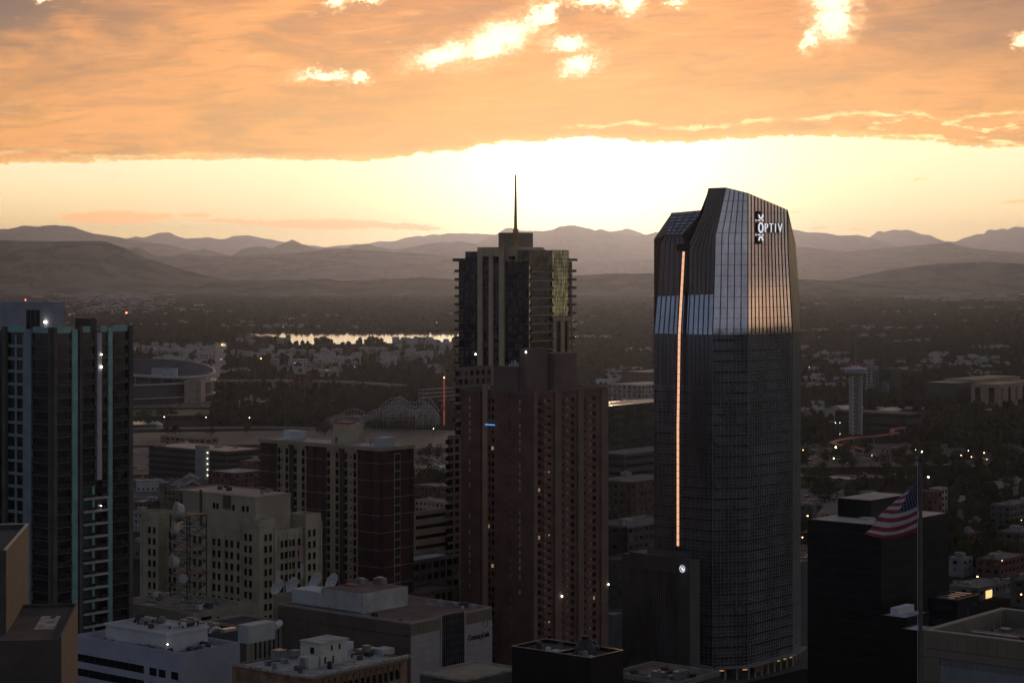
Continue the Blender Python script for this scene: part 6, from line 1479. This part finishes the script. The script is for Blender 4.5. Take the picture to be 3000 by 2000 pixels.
# houses
M_hw = [M('house_white', (.50,.48,.46), .85, var=.1), M('house_tan', (.33,.27,.21), .85, var=.1), M('house_brick', (.17,.09,.07), .9, var=.1), M('house_grey', (.3,.29,.3), .85, var=.1)]
M_hr = [M('shingle_grey', (.17,.155,.15), .9, var=.15), M('shingle_brown', (.15,.11,.09), .9, var=.15), M('shingle_pale', (.34,.31,.30), .85, var=.15)]
HW = []
def house_meshes(w_, d_, h_, rh, mi, ri, flatr=False):
    a = MB().box(-w_/2, w_/2, -d_/2, d_/2, 0, h_)
    if not flatr: a.add([(-w_/2,-d_/2,h_),(w_/2,-d_/2,h_),(w_/2,d_/2,h_),(-w_/2,d_/2,h_),(-w_/2,0,h_+rh),(w_/2,0,h_+rh)], [(0,4,3),(1,2,5)])
    r = MB(); e = .6
    if flatr: r.box(-w_/2-.3, w_/2+.3, -d_/2-.3, d_/2+.3, h_+.02, h_+.6)
    else:
        r.add([(-w_/2-e,-d_/2-e,h_-.2),(w_/2+e,-d_/2-e,h_-.2),(w_/2+e,0,h_+rh+.2),(-w_/2-e,0,h_+rh+.2),(w_/2+e,d_/2+e,h_-.2),(-w_/2-e,d_/2+e,h_-.2)], [(0,1,2,3),(3,2,4,5)]); r.box(w_*.2, w_*.2+1, .5, 1.5, h_, h_+rh+1.4)
    wn = MB()
    for k in range(int(w_/3.4)): wn.box(-w_/2+1.2+k*3.2, -w_/2+2.4+k*3.2, -d_/2-.06, -d_/2+.1, 1.2, 2.8)
    return (a.mesh('wall', M_hw[mi]), r.mesh('roof', M_hr[ri]), wn.mesh('windows', M_glass))
HW = [house_meshes(13, 10, 6.0, 3.2, 0, 0), house_meshes(12, 9, 5.5, 3.4, 1, 1), house_meshes(14, 10, 6.5, 3.0, 2, 2), house_meshes(16, 12, 8.5, 3.0, 3, 2), house_meshes(24, 16, 9, 2, 1, 2, True), house_meshes(18, 13, 7, 2, 0, 2, True)]
hl = ['white-walled house with grey pitched roof among dark trees','tan house with brown pitched roof among dark trees','brick house with pale pitched roof among dark trees','large grey house with pale pitched roof among dark trees','flat-roofed tan block among the far houses','flat-roofed white block among the far houses']
def house(P, i, rz):
    o = root('house', P, rz, hl[i], 'house', 'far neighbourhood houses'); a, r, wn = HW[i]; put('wall', a, o); put('roof', r, o)
    if P.y < 2900: put('window', wn, o)
    return o
hp = []
def hz_(n, a, b, c, d):
    cc = [(random.uniform(a, c), random.uniform(b, d), random.uniform(14, 46), random.uniform(2.5, 9)) for _ in range(max(3, n//11))]
    for _ in range(n):
        k = random.choice(cc); x, y = random.gauss(k[0], k[2]), random.gauss(k[1], k[3])
        if not (a-20 < x < c+20 and b-6 < y < d+4): continue
        if inside(x, y, [(622,990,660,1120),(875,1050,905,1112)]): continue
        hp.append((x, y))
hz_(150, 385, 1030, 660, 1105); hz_(170, 660, 1022, 1330, 1106); hz_(110, 2345, 1048, 2560, 1160); hz_(120, 2560, 1045, 3080, 1115); hz_(60, 385, 1000, 1340, 1032); hz_(22, 1790, 1085, 1910, 1175); hz_(16, 385, 1330, 600, 1480); hz_(20, 2350, 1205, 2440, 1225)
hp.sort(key=lambda q: -q[1])
def hrz(): return R(CARD)*-1+random.choice((0, math.pi/2))+random.uniform(-.04, .04)
for x, y in hp[:300]: house(gd(x, y), random.choices(range(6), (3,3,2,2,1,1))[0], hrz())
far_ = MB(); rest = list(hp[300:])
fcl = [(random.uniform(-100, 3100), 884+(1040-884)*random.random()**.8, random.uniform(10, 70), random.uniform(.8, 4)) for _ in range(64)]
for _ in range(480):
    k = random.choice(fcl); x, y = random.gauss(k[0], k[2]), max(872, random.gauss(k[1], k[3]))
    if inside(x, y, [(690,970,1450,1008)]): continue
    if y < 960 and random.random() < .55: continue
    rest.append((x, y))
for _ in range(160): rest.append((random.gauss(330, 90), random.uniform(858, 925)))
for _ in range(90): rest.append((random.gauss(2830, 110), random.uniform(862, 885)))
for _ in range(40): rest.append((random.gauss(800, 200), random.uniform(856, 866)))
for x, y in rest:
    P = gd(x, y); a, b, h = random.uniform(9, 16), random.uniform(7, 11), random.uniform(7, 11); k = max(1, P.y/5000)
    if P.y > 8000: a *= 2.2
    far_.box(P.x-a*k/2, P.x+a*k/2, P.y-b/2, P.y+b/2, 0, h, 0 if random.random() < .5 else 1); far_.frustum(P.x-a*k/2-.5, P.x+a*k/2+.5, P.y-b/2-.5, P.y+b/2+.5, h+.05, h+2.5, 2.6, 2)
far_.build('distant_houses', [M_hw[0], M_hw[1], M_hr[2]])['kind'] = 'stuff'

# white apartment blocks on the left
for (px, pyb, pl, pr, pt, lb) in ((610,1062,575,632,1036,'white stepped apartment block above the stadium'),(520,1072,485,560,1052,'long white flats row above the stadium rim'),(960,1075,918,975,1052,'white gabled flats with arched dormers left of the spired tower'),(870,1080,845,905,1052,'white pair of houses behind the curving street'),(760,1010,740,790,988,'red brick school in front of the lake'),(1240,1195,1225,1345,1140,'mauve parking deck with striped levels beside the drop tower'),(880,1160,860,915,1096,'dark red brick mid-rise beyond the viaduct')):
    mid('neighbourhood_block', lb, 'building', px, pyb, pl, pr, pt, M_hw[0] if 'white' in lb else (M_brick if 'brick' in lb else M('mauve_deck', (.27,.2,.19), .85)), M_roofl, ang=GRID, win='band' if 'deck' in lb else 'grid', ww=3, gap=3, fl=4.5, bh=2)
# viaduct
va = [gd(626, 1136), gd(800, 1135), gd(1000, 1138), gd(1180, 1150)]
vd = root('viaduct', (0, 0, 0), 0, 'long concrete road viaduct crossing left to right beyond the stadium', 'viaduct'); dk2 = MB()
for a, b in zip(va, va[1:]): dk2.bar(a+Vector((0,0,9)), b+Vector((0,0,9)), 20, 2.2)
dk2.build('deck', M('viaduct_concrete', (.20,.17,.145), .9, var=.1), vd)
for a, b in zip(va, va[1:]):
    for k in range(5): p = a.lerp(b, k/5); MB().box(p.x-1.5, p.x+1.5, p.y-6, p.y+6, 0, 7.9).build('pier', M_grey, vd)

# cars
def car_mesh(mat, nm):
    b = MB(); b.add([(-2.2,-.9,.35),(2.2,-.9,.35),(2.2,.9,.35),(-2.2,.9,.35),(-2.2,-.88,.85),(2.2,-.88,.8),(2.2,.88,.8),(-2.2,.88,.85)], [(3,2,1,0),(4,5,6,7),(0,1,5,4),(1,2,6,5),(2,3,7,6),(3,0,4,7)])
    b.add([(-1.6,-.82,.86),(1.0,-.82,.83),(1.0,.82,.83),(-1.6,.82,.86),(-1.1,-.7,1.42),(.4,-.7,1.42),(.4,.7,1.42),(-1.1,.7,1.42)], [(4,5,6,7),(0,1,5,4),(1,2,6,5),(2,3,7,6),(3,0,4,7)], 1)
    for x in (-1.4, 1.4):
        for y in (-.9, .72): 
            n = 8; b.add([(x+.33*math.cos(i*math.pi/4), y, .33+.33*math.sin(i*math.pi/4)) for i in range(n)]+[(x+.33*math.cos(i*math.pi/4), y+.2, .33+.33*math.sin(i*math.pi/4)) for i in range(n)], [tuple(range(n)), tuple(range(n, 2*n))[::-1]]+[(i, n+i, n+(i+1) % n, (i+1) % n) for i in range(n)], 2)
    return b.mesh(nm, [mat, M_glass, M_black])
CM = [(car_mesh(M('car_white', (.7,.7,.7), .3, .1, var=0), 'car'), 'small white car parked in the open lots'), (car_mesh(M('car_silver', (.4,.4,.42), .3, .5, var=0), 'car'), 'small silver car parked in the open lots'), (car_mesh(M('car_dark', (.04,.04,.05), .3, .2, var=0), 'car'), 'small dark car parked in the open lots'), (car_mesh(M('car_red', (.35,.04,.04), .3, .1, var=0), 'car'), 'small red car parked in the open lots')]
def car(px, py, i=None):
    i = random.choices(range(4), (5,3,3,1))[0] if i is None else i; o = put('car', CM[i][0], None, gd(px, py)+Vector((0,0,.3)), (0, 0, R(50)+random.choice((0, math.pi/2))+random.uniform(-.05,.05))); tag(o, CM[i][1], 'car', 'cars parked in the open lots')
for (a, b, c, d, k) in ((2340,1300,2980,1370,90),(2345,1435,2540,1480,26),(640,1114,830,1150,30),(700,1172,980,1188,34),(385,1180,760,1190,14),(385,1310,470,1390,10),(1215,1320,1310,1368,26),(385,1402,600,1470,16),(2345,1590,2420,1700,14),(2345,1390,2700,1400,10),(2780,1690,3000,1750,12)):
    for _ in range(k): car(random.uniform(a, c), random.uniform(b, d))

# street lamps that are lit
M_pole = M('lamp_pole', (.12,.12,.12), .6, .4, var=0)
def lampm(mat, r):
    b = MB(); n = 6; b.add([(0,0,r),(0,0,-r)]+[(r*math.cos(i*math.pi/3), r*math.sin(i*math.pi/3), 0) for i in range(n)], [(0,2+i,2+(i+1) % n) for i in range(n)]+[(1,2+(i+1) % n,2+i) for i in range(n)]); return b.mesh('lamp_head', mat)
pm = MB().cyl(0, 0, 0, 10, .16, .1, 6).bar((0, 0, 9.9), (0, -1.2, 10.2), .12).mesh('pole', M_pole)
LH = {}
def lamp(px, py, r=.4, mat=M_lampw, lb=None):
    Y = (HC-10)*F/(py-HY); P = Vector(((px-1500)/F*Y, Y, 0)); k = (mat.name, r)
    if k not in LH: LH[k] = lampm(mat, r)
    o = root('street_lamp', P, 0, {'white_lamp': 'lit street lamp glowing white in the dusk', 'yellow_lamp': 'lit lamp glowing yellow-green in the dusk', 'orange_lamp': 'lit street lamp glowing orange in the dusk', 'red_lamp': 'small lamp glowing red in the dusk'}[mat.name], 'street lamp', 'lit lamps across the city')
    put('pole', pm, o); put('lamp_head', LH[k], o, (0, -1.2, 10.15))
for q in ((482,1221,.9),(604,1222,.8),(731,1223,.9),(453,1018,.8),(648,1052,.9),(1243,1160,.5),(958,1084,.6),(1270,1255,.7),(2460,1238,.7),(2447,1238,.7),(2460,1270,.5),(2481,1355,.3),(2682,1317,.45),(2400,988,.8),(2740,920,1.),(2936,905,1.3),(1857,1387,.4),(1830,1387,.3),(1822,1387,.25),(1040,1075,.7),(830,958,1.),(1280,945,1.2),(985,958,1.),(590,895,1.1),(500,893,1.),(205,922,1.)): lamp(q[0], q[1], q[2]*.42)
for q in ((2448,1310,.8),(2700,1323,.6),(2719,1397,.65),(2442,1342,.5)): lamp(q[0], q[1], q[2], M_lampy)
for q in ((2365,1510,.45),(2882,1326,.5),(2845,1338,.4),(2815,1333,.4),(2890,1345,.3),(2858,1752,.35),(2990,1740,.35),(2862,1688,.4),(765,1050,.9),(804,1050,.8),(650,1010,1.2),(2350,1573,.35),(630,1113,.5),(2352,1318,.4),(1890,1400,.3),(2560,1800,.15)): lamp(q[0], q[1], q[2], M_lampo)
for _ in range(12):
    a, b, c, d = random.choice([(385,1000,1330,1110),(2345,1040,3000,1160),(2345,1290,2980,1380),(385,1310,760,1480),(2780,1480,3000,1740)])
    lamp(random.uniform(a, c), random.uniform(b, d), random.uniform(.14, .3), random.choice([M_lampw, M_lampw, M_lampo]))
cy = sc.cycles
cy.max_bounces = 4; cy.diffuse_bounces = 2; cy.glossy_bounces = 2; cy.transmission_bounces = 2; cy.volume_bounces = 0; cy.transparent_max_bounces = 8
w.cycles.sampling_method = 'MANUAL'; w.cycles.sample_map_resolution = 1024
cy.use_adaptive_sampling = True; cy.adaptive_threshold = .025; cy.use_denoising = True
